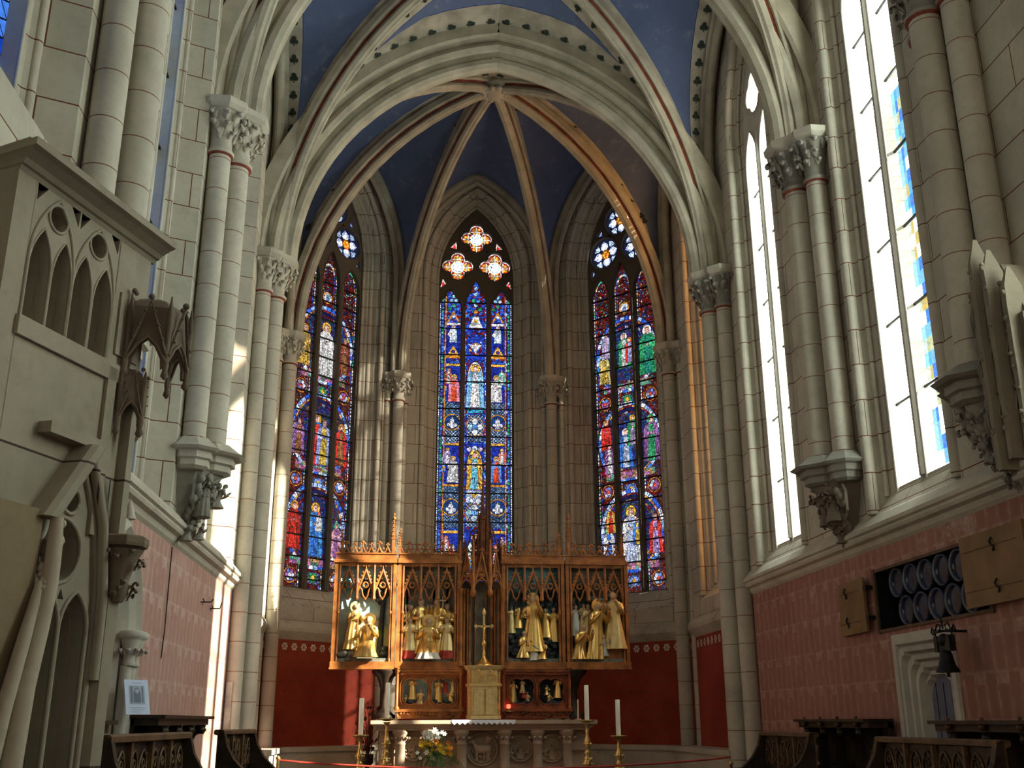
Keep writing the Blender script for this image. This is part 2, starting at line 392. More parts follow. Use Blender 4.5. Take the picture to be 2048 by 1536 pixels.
# ---- windows in the walls
GC = []      # stained glass painter lives further down: glass(frame, kind, ...)
def reveal(xf, steps, z0l, zs, mat='ashlar', n=12, rolls=(), sill=None):
    """splayed jambs and arch: steps = [(half width, depth c, apex z)]"""
    m = MB(); m.xf = xf; prev = None
    rings = []
    for i, (hw, c, za) in enumerate(steps):
        rings.append([(a, b, c) for a, b in outline(hw, z0l[i], zs, za, n)])
    m.loft(rings, 0, False, True, False)      # closed: the bottom edge makes the sloping sill
    for hw, c, za, r, z0 in rolls:
        m.tube([(a, b, c) for a, b in outline(hw, z0, zs, za, n)], r, 8)
    return m
WIN = 0
def window(xf, steps, z0l, zs, rolls, tracery, glass_fn, glass_mat, bars, mull, barw, zbars):
    global WIN; WIN += 1
    t = thing('window_%d' % WIN, xf(0, 0, 0), kind='structure')
    reveal(xf, steps, z0l, zs, rolls=rolls).build('window_reveal', 'ashlar', t)
    gc = steps[-1][1]
    m = MB(); m.xf = xf; outer, holes = tracery
    m.plate(outer, holes, gc - .05 - bars, gc + (.03 if bars else .07))
    for h in holes:
        cxm = sum(p[0] for p in h) / len(h); cym = sum(p[1] for p in h) / len(h)
        big = len(h) > 8
        if big:
            m.tube([(cxm + (a - cxm) * 1.03, cym + (b - cym) * 1.01, gc + (.03 if bars else .075)) for a, b in h], .018, 6, closed=True)
    m.build('tracery', 'dark_tracery' if bars else 'window_stone', t)
    zsill = z0l[-1]
    for x in mull:
        k = MB(); k.xf = xf
        q_ = .048 if bars else .065; f_ = .03 if bars else .08; k.loft([[(x - q_, z, gc - .055 - bars), (x - q_, z, gc + f_), (x - .022, z, gc + f_ + .04), (x + .022, z, gc + f_ + .04), (x + q_, z, gc + f_), (x + q_, z, gc - .055 - bars)] for z in (zsill, zs - .05 if not bars else 10.42)], 0, False)
        k.build('mullion', 'dark_tracery' if bars else 'window_stone', t)
    g = MB(); g.xf = xf; g.c = []
    glass_fn(g, gc - .06 - bars); g.build('stained_glass', glass_mat, t)
    b = MB(); b.xf = xf
    for z in zbars: b.box(-barw, barw, z - .014, z + .014, gc - .03, gc - .01)
    if zbars: b.build('saddle_bars', 'iron', t)
    return t

def lights(xs, hw, z0, zs, heads):
    return [trefhead(hw, z0, zs, za, x) for x, za in zip(xs, heads)]
def plight(x, hw, z0, zs, za): return outline(hw, z0, zs, za, 6, x)

# ---- string courses and walls
def wall_rect(xf, a0, a1, z0, z1, holes, mat, name, kind='structure', mats2=None, parts=()):
    m = MB(); m.xf = xf; m.plate([(a0, z0), (a1, z0), (a1, z1), (a0, z1)], holes, 0, 0)
    return m
rightF = frame((XR, 0, 0), (0, 1, 0), (-1, 0, 0)); leftF = frame((XL, 0, 0), (0, 1, 0), (1, 0, 0))
YW = {2: 13.82, 1: 9.95, 0: 5.9}
FHW, FAP, FZS = .99, 12.55, 10.35                     # the opening on the wall's face
def bay_hole(y, z0=ZC + .2): return [(a + y, b) for a, b in outline(FHW, z0, FZS, FAP, 12)]
SILL = {2: 3.72, 1: 3.72, 0: 3.72}
DOOR = (10.08, .62, 2.22)                              # right door: middle, half width, head
POT = (8.75, 10.98, 2.52, 3.12)
def nave_wall(xf, right):
    up = MB(); up.xf = xf
    up.plate([(-9, ZC), (YC_ + .1, ZC), (YC_ + .1, 14.2), (-9, 14.2)], [bay_hole(y, SILL[k] if right or k else 5.3) for k, y in YW.items()], 0, 0)
    up.build('wall_right' if right else 'wall_left', 'ashlar', kind='structure')
    lo = MB(); lo.xf = xf
    if right:
        holes = [[(DOOR[0] - .60, .02), (DOOR[0] + .60, .02), (DOOR[0] + .60, 2.42), (DOOR[0] - .60, 2.42)], [(POT[0], POT[2]), (POT[1], POT[2]), (POT[1], POT[3]), (POT[0], POT[3])]]
    else:
        holes = [[(a + 9.25, b) for a, b in outline(.66, .05, 2.2, 3.12, 8)]]
    lo.plate([(-9, 0), (YC_ + .1, 0), (YC_ + .1, ZC), (-9, ZC)], holes, 0, 0)
    lo.build('wall_right_lower' if right else 'wall_left_lower', 'painted_brickwork' if right else 'pale_brickwork', kind='structure')
    # outer skin at the wall's thickness; nearest bay closed, unseen, to block the sun
    ou = MB(); ou.xf = xf
    ou.plate([(-9, 0), (YC_ + .1, 0), (YC_ + .1, 14.2), (-9, 14.2)], [bay_hole(y, SILL[k] + .3) for k, y in YW.items() if k > 0], -.62 if right else -.9, -.62 if right else -.9)
    ou.build('wall_right_outer' if right else 'wall_left_outer', 'plain_stone', kind='structure')
nave_wall(rightF, True); nave_wall(leftF, False)
def course(xf, a0, a1, z, name, inner=0.0):
    m = MB(); m.xf = xf
    pr = [(.0, .22), (.03, .20), (.13, .085), (.13, .045), (.10, .03), (.115, .0), (.10, -.03), (.05, -.05), (.03, -.10), (0, -.13)]
    m.loft([[(a, z + h, c) for c, h in pr] for a in (a0, a1)], 0, False, False, False)
    m.add([(a1, z + h, c) for c, h in pr], [tuple(range(len(pr)))]); m.add([(a0, z + h, c) for c, h in pr], [tuple(range(len(pr)))[::-1]])
    m.build(name, 'plain_stone', kind='structure')
course(rightF, -9, 15.42, ZC, 'trim_2'); course(leftF, -9, 15.42, ZC, 'trim_3')

# ---- nave glass
def white_glass(seed, blue):
    def fn(m, c):
        R = random.Random(seed); z0 = 3.9
        for x0 in (-.62, .06):
            x1 = x0 + .56
            def q(pts, col, l): m.add([(a, b, c + l * .002) for a, b in pts], [tuple(range(len(pts)))], 0, False, col)
            W = (1, 1, 1)
            z = z0
            while z < 12.0:                              # quarries in rows, each with its own faint tint
                for i in range(4):
                    t = R.uniform(.8, 1.05); tint = (t, t * R.uniform(.96, 1.02), t * R.uniform(.88, 1.05))
                    if R.random() < .06: tint = (.15, .12, .04)
                    if blue == 'mix' and x0 < 0 and z < 8.3 and i > 0:
                        tint = R.choice([(.004, .02, .09), (.008, .04, .09), (.06, .055, .03), (.07, .045, .01), (1, 1, 1), (.02, .05, .09), (.2, .2, .2)])
                    if blue == 'blue': tint = R.choice([(.2, .45, 1.), (.8, .95, 1), (.9, 1, 1), (.02, .1, .6), (.6, .8, 1), (.7, .45, .12)])
                    a0 = x0 + .14 * i; q([(a0, z), (a0 + .14, z), (a0 + .14, z + .15), (a0, z + .15)], tint, 1)
                z += .15
            z = z0
            while z < 11.9:                              # leads crossing in lozenges
                q([(x0, z), (x1, z + .3), (x1, z + .316), (x0, z + .016)], (.012, .012, .014), 2); q([(x0, z + .3), (x1, z), (x1, z + .016), (x0, z + .316)], (.012, .012, .014), 2)
                z += .15
            z = z0 + .2
            while z < 11.4:                              # ruby ovals on the light's edge, quarry bands between them
                for xx in (x0 + (.13 if not blue == 'blue' else .3),):
                    q([(xx + .05 * cos(t * .785), z + .095 * sin(t * .785)) for t in range(8)], (.10, .005, .001) if blue != 'blue' else (.03, .08, .8), 3)
                    q([(xx + .03 * cos(t * 1.05) - .02, z + .22 + .05 * sin(t * 1.05)) for t in range(6)], (.10, .06, .005), 3)
                pass
                z += .46
            if blue != 'blue': q([(x1 - .09, z0), (x1, z0), (x1, 11), (x1 - .09, 11)], (.03, .05, .055), 2)
        m.add([(-.06, 3.9, c), (.06, 3.9, c), (.06, 11.2, c), (-.06, 11.2, c)], [(0, 1, 2, 3)], 0, False, (1, 1, 1))
        for i in range(3):
            pts = circ(0, 11.1, .34 - .1 * i, 18); m.add([(a, b, c + .004 + .002 * i) for a, b in pts], [tuple(range(18))], 0, False, [(1, 1, 1), (.85, .3, .2), (1, 1, .8)][i])
    return fn
st3 = [(FHW, 0, FAP), (FHW - .04, -.02, FAP - .04), (.80, -.15, 12.25), (.70, -.17, 12.1), (.69, -.22, 12.0), (.65, -.24, 11.95)]
z3 = [3.72, 3.735, 3.92, 3.95, 3.96, 3.98]
two = (outline(.66, 3.9, FZS, 11.97, 12), [plight(-.33, .27, 3.98, 9.9, 10.5), plight(.33, .27, 3.98, 9.9, 10.5), foil(0, 11.05, .36, 4, 7), ])
rl = [(.93, -.015, 12.5, .072, 3.74), (.80, -.13, 12.2, .03, 3.92), (.71, -.19, 12.08, .028, 3.96)]
stL = [(FHW, 0, FAP), (.88, -.27, FAP - .08), (.84, -.28, 12.4), (.78, -.34, 12.25), (.70, -.355, 12.1), (.65, -.38, 11.95)]
rlL = [(.85, -.30, 12.38, .04, 3.9)]
for k, y in YW.items():
    zb = [3.98 + .92 * i for i in range(8)]
    window(frame((XR, y, 0), (0, 1, 0), (-1, 0, 0)), st3, z3, FZS, rl, two, white_glass(5 + k, 'mix' if k == 1 else ''), 'grisaille_glass', 0, [0], .65, zb)
    window(frame((XL, y, 0), (0, 1, 0), (1, 0, 0)), stL, [3.72, 3.85, 3.87, 3.94, 3.96, 3.98] if k else [5.3, 5.4, 5.45, 5.5, 5.52, 5.55], FZS, rlL, two, white_glass(15 + k, 'blue'), 'grisaille_blue', 0, [0], .65, zb)
    for xf, nm in ((frame((XR, y, 0), (0, 1, 0), (-1, 0, 0)), 'r'), (frame((XL, y, 0), (0, 1, 0), (1, 0, 0)), 'l')):
        m = MB(); m.xf = xf                                # outer half of the opening, flaring to the weather
        m.loft([[(a, b, c) for a, b in outline(hw, z0, FZS, za, 12)] for hw, c, za, z0 in ((.66, -.30 if nm == 'r' else -.46, 11.97, 3.97), (.99, -.62 if nm == 'r' else -.9, 12.55, 4.02))], 0, False, True, False)
        m.build('trim_4', 'plain_stone', kind='structure')

# ---- apse walls
def seg(p, q):
    d = Vector((q[0] - p[0], q[1] - p[1], 0)); L = d.length; d /= L; mid = ((p[0] + q[0]) / 2, (p[1] + q[1]) / 2, 0)
    inn = Vector((CX - mid[0], 17.5 - mid[1], 0)); nrm = Vector((-d.y, d.x, 0))
    if nrm.dot(inn) < 0: nrm = -nrm
    return mid, d, nrm, L
AP = {'left_side': (V1L, V2L), 'left': (V2L, V3L), 'centre': (V3L, V3R), 'right': (V3R, V2R), 'right_side': (V2R, V1R)}
AZ0, AZS, AZA = 4.02, 11.08, 12.85
ast = [(1.22, 0, 13.30), (1.20, -.05, 13.27), (1.06, -.16, 13.14), (1.03, -.24, 13.10), (.92, -.30, 13.0), (.88, -.38, 12.94), (.84, -.44, AZA)]
az = [3.62, 3.66, 3.78, 3.86, 3.93, 3.98, AZ0]
arl = [(1.15, -.05, 13.2, .055, 3.70), (1.0, -.27, 13.06, .05, 3.9), (.87, -.37, 12.9, .035, 4.0)]
CIR = [(-.42, 11.43), (.42, 11.43), (0, 12.13)]
def apse_tracery(kind):
    holes = [h for h in lights((-.57, 0, .57), .24, AZ0, 10.45, (10.86, 11.1, 10.86))] if kind == 'c' else [plight(x, .24, AZ0, 10.35, za) for x, za in ((-.57, 10.86), (0, 11.1), (.57, 10.86))]
    for x, z in CIR: holes.append(foil(x, z, .36, 4, 7, .46) if kind == 'c' else circ(x, z, .365, 22))
    for s_ in (-1, 1):
        holes.append([(s_ * .46, 12.05), (s_ * .61, 11.88), (s_ * .44, 11.84)][::s_]); holes.append([(s_ * .75, 11.13), (s_ * .81, 10.88), (s_ * .67, 10.99)][::s_])
        holes.append([(s_ * .22, 11.83), (s_ * .30, 11.80), (s_ * .20, 11.76)][::s_])
    return outline(.845, AZ0 - .05, AZS, AZA + .01, 12), holes
# ---- painted glass of the apse: pieces of coloured glass with lead gaps between
BLUE = [(.01, .03, .35), (.02, .06, .55), (.03, .12, .75), (.05, .22, .85)]; PALE = [(.45, .65, 1.), (.7, .85, 1.), (.9, .95, 1.)]
RED = [(.22, .006, .004), (.40, .012, .008), (.12, .004, .01)]; GOLD = [(.75, .30, .03), (.9, .5, .06), (.5, .16, .02)]; GREEN = [(.02, .30, .10), (.05, .45, .2)]
WHITE = (1.0, 1.0, .97); SKN = (.75, .42, .36)
class Paint:
    def __init__(s, m, c, R, lead=.005): s.m = m; s.c = c; s.R = R; s.k = 0; s.lead = lead
    def poly(s, pts, col, lead=True, inc=True):
        x = sum(p[0] for p in pts) / len(pts); y = sum(p[1] for p in pts) / len(pts)
        if lead:
            o = []
            for a, b in pts:
                d = sqrt((a - x) ** 2 + (b - y) ** 2) or 1; o.append((a + (a - x) / d * s.lead * 1.4, b + (b - y) / d * s.lead * 1.4))
            s.k += 1; s.m.add([(a, b, s.c + s.k * .00003) for a, b in o], [tuple(range(len(o)))], 0, False, (.004, .004, .006))
        s.k += 1 if inc else 0; s.m.add([(a, b, s.c + s.k * .00003) for a, b in pts], [tuple(range(len(pts)))], 0, False, col)
    def quad(s, x0, x1, z0, z1, col, lead=True, inc=True): s.poly([(x0, z0), (x1, z0), (x1, z1), (x0, z1)], col, lead, inc)
    def disc(s, x, z, r, col, n=10, ry=None, lead=True, inc=True): s.poly([(x + r * cos(2 * pi * i / n), z + (ry or r) * sin(2 * pi * i / n)) for i in range(n)], col, lead, inc)
    def ring(s, x, z, r0, r1, cols, n=16, a0=0., a1=2 * pi, ry=1.):
        s.k += 1
        for i in range(n):
            t0 = a0 + (a1 - a0) * (i + .08) / n; t1 = a0 + (a1 - a0) * (i + .92) / n
            s.poly([(x + r * cos(t), z + ry * r * sin(t)) for r, t in ((r0, t0), (r1, t0), (r1, t1), (r0, t1))], s.R.choice(cols), False, False)
    def mosaic(s, x0, x1, z0, z1, cols, d):
        z = z0; j = 0; s.k += 1
        while z < z1:
            x = x0 - (j % 2) * d / 2
            while x < x1:
                a, b = max(x, x0) + .003, min(x + d, x1) - .003
                if b > a: s.quad(a, b, z + .003, min(z + d * .8, z1) - .003, s.R.choice(cols), False, False)
                x += d
            z += d * .8; j += 1
    def beads(s, x, z0, z1, w_, h, cols):
        z = z0; s.k += 1
        while z < z1: s.disc(x, z + h / 2, w_, s.R.choice(cols), 6, h * .42, False, False); z += h
    def lattice(s, x0, x1, z0, z1, g, ground, bar):
        s.quad(x0, x1, z0, z1, ground); n = max(1, int((z1 - z0) / g))
        for i in range(-4, n + 4):
            for sg in (1, -1):
                a = z0 + i * g; b = a + sg * (x1 - x0)
                pts = []
                for x, z in ((x0, a), (x1, b)):
                    pts.append([x, z])
                (xa, za), (xb, zb) = pts
                for q in pts:
                    zz = min(max(q[1], z0), z1)
                    if abs(zb - za) > 1e-6: q[0] += (zz - q[1]) * (xb - xa) / (zb - za)
                    q[1] = zz
                if abs(pts[0][0] - pts[1][0]) > .01:
                    s.poly([(pts[0][0], pts[0][1] - .006), (pts[1][0], pts[1][1] - .006), (pts[1][0], pts[1][1] + .006), (pts[0][0], pts[0][1] + .006)], bar, False, False)
        z = z0 + g / 2
        while z < z1: s.disc((x0 + x1) / 2, z, .014, (.1, .35, .8), 6, None, False); z += g
    def figure(s, x, z, h, robe, cloak, halo=GOLD[1], face=1, seat=False, skin=SKN):
        w_ = h * .19; R = s.R
        if halo: s.disc(x, z + h * .9, h * .105, halo, 12)
        base = h * (.34 if seat else .27)
        s.poly([(x - w_ * 1.1, z), (x + w_ * 1.1, z), (x + w_ * .95, z + h * .45), (x + w_ * .8, z + h * .76), (x + w_ * .3, z + h * .83), (x - w_ * .3, z + h * .83), (x - w_ * .8, z + h * .76), (x - w_ * .95, z + h * .45)], cloak)
        s.poly([(x - w_ * .55, z + .01), (x + w_ * .5, z + .01), (x + w_ * .45, z + h * .5), (x + w_ * .3, z + h * .79), (x - w_ * .3, z + h * .79), (x - w_ * .4, z + h * .5)], robe)
        for i in range(5):
            t = -.5 + .24 * i; c = tuple(v * R.uniform(.35, .7) for v in (robe if abs(t) < .45 else cloak))
            s.poly([(x + w_ * t * 1.5, z + .01), (x + w_ * (t * 1.5 + .1), z + .01), (x + w_ * (t * .8 + .06), z + h * R.uniform(.4, .62)), (x + w_ * t * .8, z + h * .42)], c, False)
        # sleeves meeting at the breast
        for sg in (-1, 1):
            s.poly([(x + sg * w_ * .9, z + h * .72), (x + sg * w_ * 1.02, z + h * .52), (x + sg * w_ * .2, z + h * .56), (x + sg * w_ * .15, z + h * .63)], tuple(min(1, v * 1.25 + .02) for v in cloak))
        s.disc(x, z + h * .6, h * .028, skin, 6)
        s.disc(x + .006 * face, z + h * .89, h * .055, skin, 8, h * .072)
        s.poly([(x - h * .06, z + h * .93), (x - h * .03, z + h * .975), (x + h * .04, z + h * .975), (x + h * .06, z + h * .93), (x, z + h * .945)], (.25, .12, .04), False)

def glass_centre(m, c):
    R = random.Random(3); P = Paint(m, c, R)
    P.quad(-.82, .82, AZ0 - .02, AZA - .02, (.006, .006, .01), False)
    P.mosaic(-.80, .80, AZ0, 11.1, BLUE + RED + BLUE, .05)
    for i, x in enumerate((-.57, 0, .57)):
        zt = 10.95
        if i != 1:
            o = -1 if i == 0 else 1                       # outer side
            P.quad(*sorted((x + o * .225, x + o * .105)), AZ0, zt, (.02, .03, .12))
            P.beads(x + o * .222, AZ0, zt, .011, .05, PALE + [(.9, 1, 1)])
            P.beads(x + o * .165, AZ0, zt, .024, .085, GREEN + BLUE[2:] + [(.1, .4, 1.)])
            P.beads(x + o * .125, AZ0, zt, .010, .12, RED + [(.6, .8, 1.)])
            P.quad(*sorted((x + o * .108, x + o * .085)), AZ0, zt, GOLD[0])
        else:
            P.beads(x - .225, AZ0, zt, .010, .06, PALE + BLUE); P.beads(x + .225, AZ0, zt, .010, .06, PALE + BLUE)
    xi = lambda i: (-.57 + .05, 0, .57 - .05)[i]
    for i in (0, 2):                                      # side lights: scene, lattice, medallion, lattice, scene
        o = -1 if i == 0 else 1; x = xi(i); a, b = x - .17 * (1 if i == 0 else 1), x + .17
        a, b = (x - .125, x + .175) if i == 0 else (x - .175, x + .125); mx = (a + b) / 2
        for zc in (4.95, 6.85, 8.65):
            P.ring(mx + o * -.1, zc, .24, .285, [BLUE[2], PALE[0], RED[1], (.08, .4, 1), GOLD[0]], 18, pi / 2 if i == 0 else -pi / 2, 3 * pi / 2 if i == 0 else pi / 2, 1.15)
            P.quad(a + .02, b, zc - .42, zc + .40, BLUE[0]); 
            P.figure(mx + .03 * -o, zc - .40, .62 if zc > 8 else .58, R.choice([(.85, .1, .03), (.7, .5, .2), (.8, .8, .85)]), R.choice([(.75, .75, .9), (.1, .25, .7), (.8, .25, .4), (.6, .6, .6)]), R.choice([(.85, .1, .05), (.9, .6, .1), (.5, .7, 1)]), -o)
            P.figure(mx - .09 * -o, zc + .0, .36, (.8, .8, .85), R.choice([(.3, .25, .5), (.1, .5, .3), (.6, .15, .1)]), R.choice([GOLD[1], (.9, .2, .1), None]), o)
            P.quad(a, b, zc + .42, zc + .47, GOLD[1]); P.quad(a, b, zc - .49, zc - .44, GOLD[0])
        for zc in (5.92, 7.78):
            P.lattice(a, b, zc - .44, zc + .44, .075, (.01, .05, .14), (.85, .9, .95))
            P.disc(mx, zc, .185, GOLD[0], 18); P.disc(mx, zc, .160, (.01, .05, .2), 18)
            P.figure(mx, zc - .14, .26, (.85, .88, .95), (.6, .65, .8), None, 1, skin=(.8, .8, .85))
            P.disc(mx - .07, zc - .05, .04, (.75, .8, .9), 6); P.disc(mx + .07, zc - .06, .045, (.7, .75, .9), 6)
        # angel on cloud under the canopy
        P.quad(a, b, 9.3, 10.0, BLUE[0]); P.quad(a, b, 9.25, 9.32, GOLD[0]); P.poly([(mx - .12, 9.33), (mx + .12, 9.33), (mx, 9.55)], GOLD[1]); P.disc(mx, 9.40, .04, (.08, .03, .25), 8)
        P.figure(mx, 9.62, .40, (.8, .9, 1), (.55, .75, .9), (.9, .95, 1), 1); P.poly([(mx - .13, 9.8), (mx - .05, 9.95), (mx - .05, 9.72)], WHITE); P.quad(a, b, 10.03, 10.08, WHITE)
        P.poly([(mx - .13, 10.12), (mx, 10.38), (mx + .13, 10.12), (mx + .10, 10.1), (mx, 10.3), (mx - .10, 10.1)], GOLD[0])
        P.disc(mx, 10.24, .045, (.7, .85, 1.), 4); 
        for dx, dz, cc in ((-.09, 10.42, GREEN[0]), (.09, 10.42, BLUE[3]), (0, 10.5, GREEN[1]), (-.05, 10.62, (.3, .6, .8)), (.05, 10.62, (.5, .8, .9)), (0, 10.72, (.3, .7, .7))): P.disc(mx - .05 * o * -1 * 0 + dx, dz, .04, cc, 8)
    # middle light
    P.lattice(-.17, .17, 7.35, 7.95, .08, (.01, .05, .14), (.85, .9, .95)); P.lattice(-.17, .17, 5.5, 6.1, .08, (.01, .05, .14), (.85, .9, .95))
    for zc in (7.68, 5.8):
        for dx, dz in ((0, .12), (0, -.12), (-.11, 0), (.11, 0)): P.disc(dx, zc + dz, .062, R.choice([(.7, .85, 1), (.4, .75, .85), (.85, .95, 1)]), 10)
        P.disc(0, zc, .06, (.15, .4, 1), 8)
        P.ring(0, zc, .19, .205, GOLD, 14)
    P.quad(-.18, .18, 8.05, 9.15, (.12, .02, .1)); P.disc(0, 8.75, .17, (.85, .85, .6), 18, .42); P.disc(0, 8.75, .15, (.2, .4, .75), 18, .38)
    P.figure(0, 8.12, .98, (.95, .95, .95), (.25, .55, .85), GOLD[1]); P.quad(-.17, .17, 8.0, 8.1, (.05, .45, .7))
    P.quad(-.18, .18, 9.2, 9.75, BLUE[1]); P.ring(0, 9.47, .10, .15, GOLD + RED, 12); P.poly([(-.16, 9.58), (-.04, 9.44), (0, 9.36), (.04, 9.44), (.16, 9.58), (.03, 9.56), (0, 9.62), (-.03, 9.56)], (.9, .92, .95))
    P.ring(0, 9.47, .19, .21, PALE + BLUE, 12, 0, pi)
    P.poly([(-.15, 9.98), (.15, 9.98), (.13, 10.06), (-.13, 10.06)], WHITE); P.poly([(-.11, 10.07), (.11, 10.07), (.06, 10.24), (-.06, 10.24)], (.85, .9, .95)); P.disc(0, 10.13, .04, GOLD[1])
    for dx, dz, cc in ((-.09, 10.42, BLUE[2]), (.09, 10.42, GREEN[0]), (0, 10.36, GOLD[0]), (0, 10.52, (.5, .75, .95)), (-.05, 10.62, GREEN[1]), (.05, 10.62, BLUE[3]), (0, 10.78, (.45, .7, .9)), (0, 10.92, (.3, .5, .7))): P.disc(dx, dz, .045, cc, 8)
    P.quad(-.18, .18, 6.15, 7.3, BLUE[0]); P.disc(0, 6.75, .17, (.9, .5, .05), 18, .44); P.disc(0, 6.75, .15, (.12, .2, .6), 18, .40)
    P.figure(0, 6.3, .85, (.15, .55, .85), (.85, .45, .05), (.95, .65, .1)); P.disc(0, 6.83, .07, (.95, .95, .95), 8); P.disc(.03, 6.83, .025, (.85, .05, .03), 6)
    for dx in (-.12, .12): P.disc(dx, 7.18, .05, (.9, .75, .9), 8)
    P.disc(0, 7.2, .06, (.7, .8, .95), 8); P.quad(-.18, .18, 6.02, 6.28, (.5, .65, .95)); 
    for dx, dz in ((-.12, 6.2), (.12, 6.2), (-.05, 6.08), (.08, 6.05)): P.disc(dx, dz, .055, (.85, .9, 1), 8)
    P.poly([(-.08, 6.22), (.08, 6.22), (0, 6.1)], GOLD[1])
    P.quad(-.18, .18, 4.35, 5.42, BLUE[0]); P.figure(.03, 4.5, .85, (.85, .05, .03), (.6, .8, .7), (.8, .4, .3)); P.figure(-.09, 4.42, .5, (.1, .35, .8), (.8, .5, .1), None); P.figure(.1, 4.38, .42, (.1, .3, .75), (.5, .2, .1), None)
    P.lattice(-.17, .17, AZ0, 4.3, .08, (.02, .05, .14), (.85, .6, .2))
    for x, z in CIR:                                      # quatrefoils: white centre, gold quarters, white rims
        P.disc(x, z, .40, (.05, .003, .003), 16)
        for a in range(4): P.disc(x + .27 * cos(a * pi / 2 + pi / 4), z + .27 * sin(a * pi / 2 + pi / 4), .05, RED[1], 6)
        for a in range(4):
            ux, uz = cos(a * pi / 2), sin(a * pi / 2); P.disc(x + ux * .19, z + uz * .19, .165, WHITE, 16); P.disc(x + ux * .19, z + uz * .19, .138, (.5, .03, .01), 14)
        for a in range(4):
            ux, uz = cos(a * pi / 2), sin(a * pi / 2); X, Z = x + ux * .19, z + uz * .19
            for dx in (-1, 1):
                for dz in (-1, 1): P.quad(*sorted((X + dx * .018, X + dx * .085)), *sorted((Z + dz * .018, Z + dz * .085)), (1., .50, .05), False)
            P.quad(X - .012, X + .012, Z - .12, Z + .12, (.9, 1, .9), False); P.quad(X - .12, X + .12, Z - .012, Z + .012, (.9, 1, .9), False)
        P.disc(x, z, .145, (3, 3.2, 3.4), 18, None, False); P.disc(x, z, .115, (.2, .6, 1.2), 18, None, False); P.poly([(x + r * cos(i * pi / 8), z + r * sin(i * pi / 8)) for i, r in zip(range(16), [.115, .085] * 8)], (3, 3.2, 3.4), False)
    for s_ in (-1, 1):
        for pts in ([(s_ * .46, 12.05), (s_ * .61, 11.88), (s_ * .44, 11.84)], [(s_ * .75, 11.13), (s_ * .81, 10.88), (s_ * .67, 10.99)]):
            P.poly([(a, b) for a, b in pts], (1.2, .9, .9), False); mx = sum(p[0] for p in pts) / 3; mz = sum(p[1] for p in pts) / 3
            P.poly([(mx + (a - mx) * .6, mz + (b - mz) * .6) for a, b in pts], (1.2, .05, .03), False)
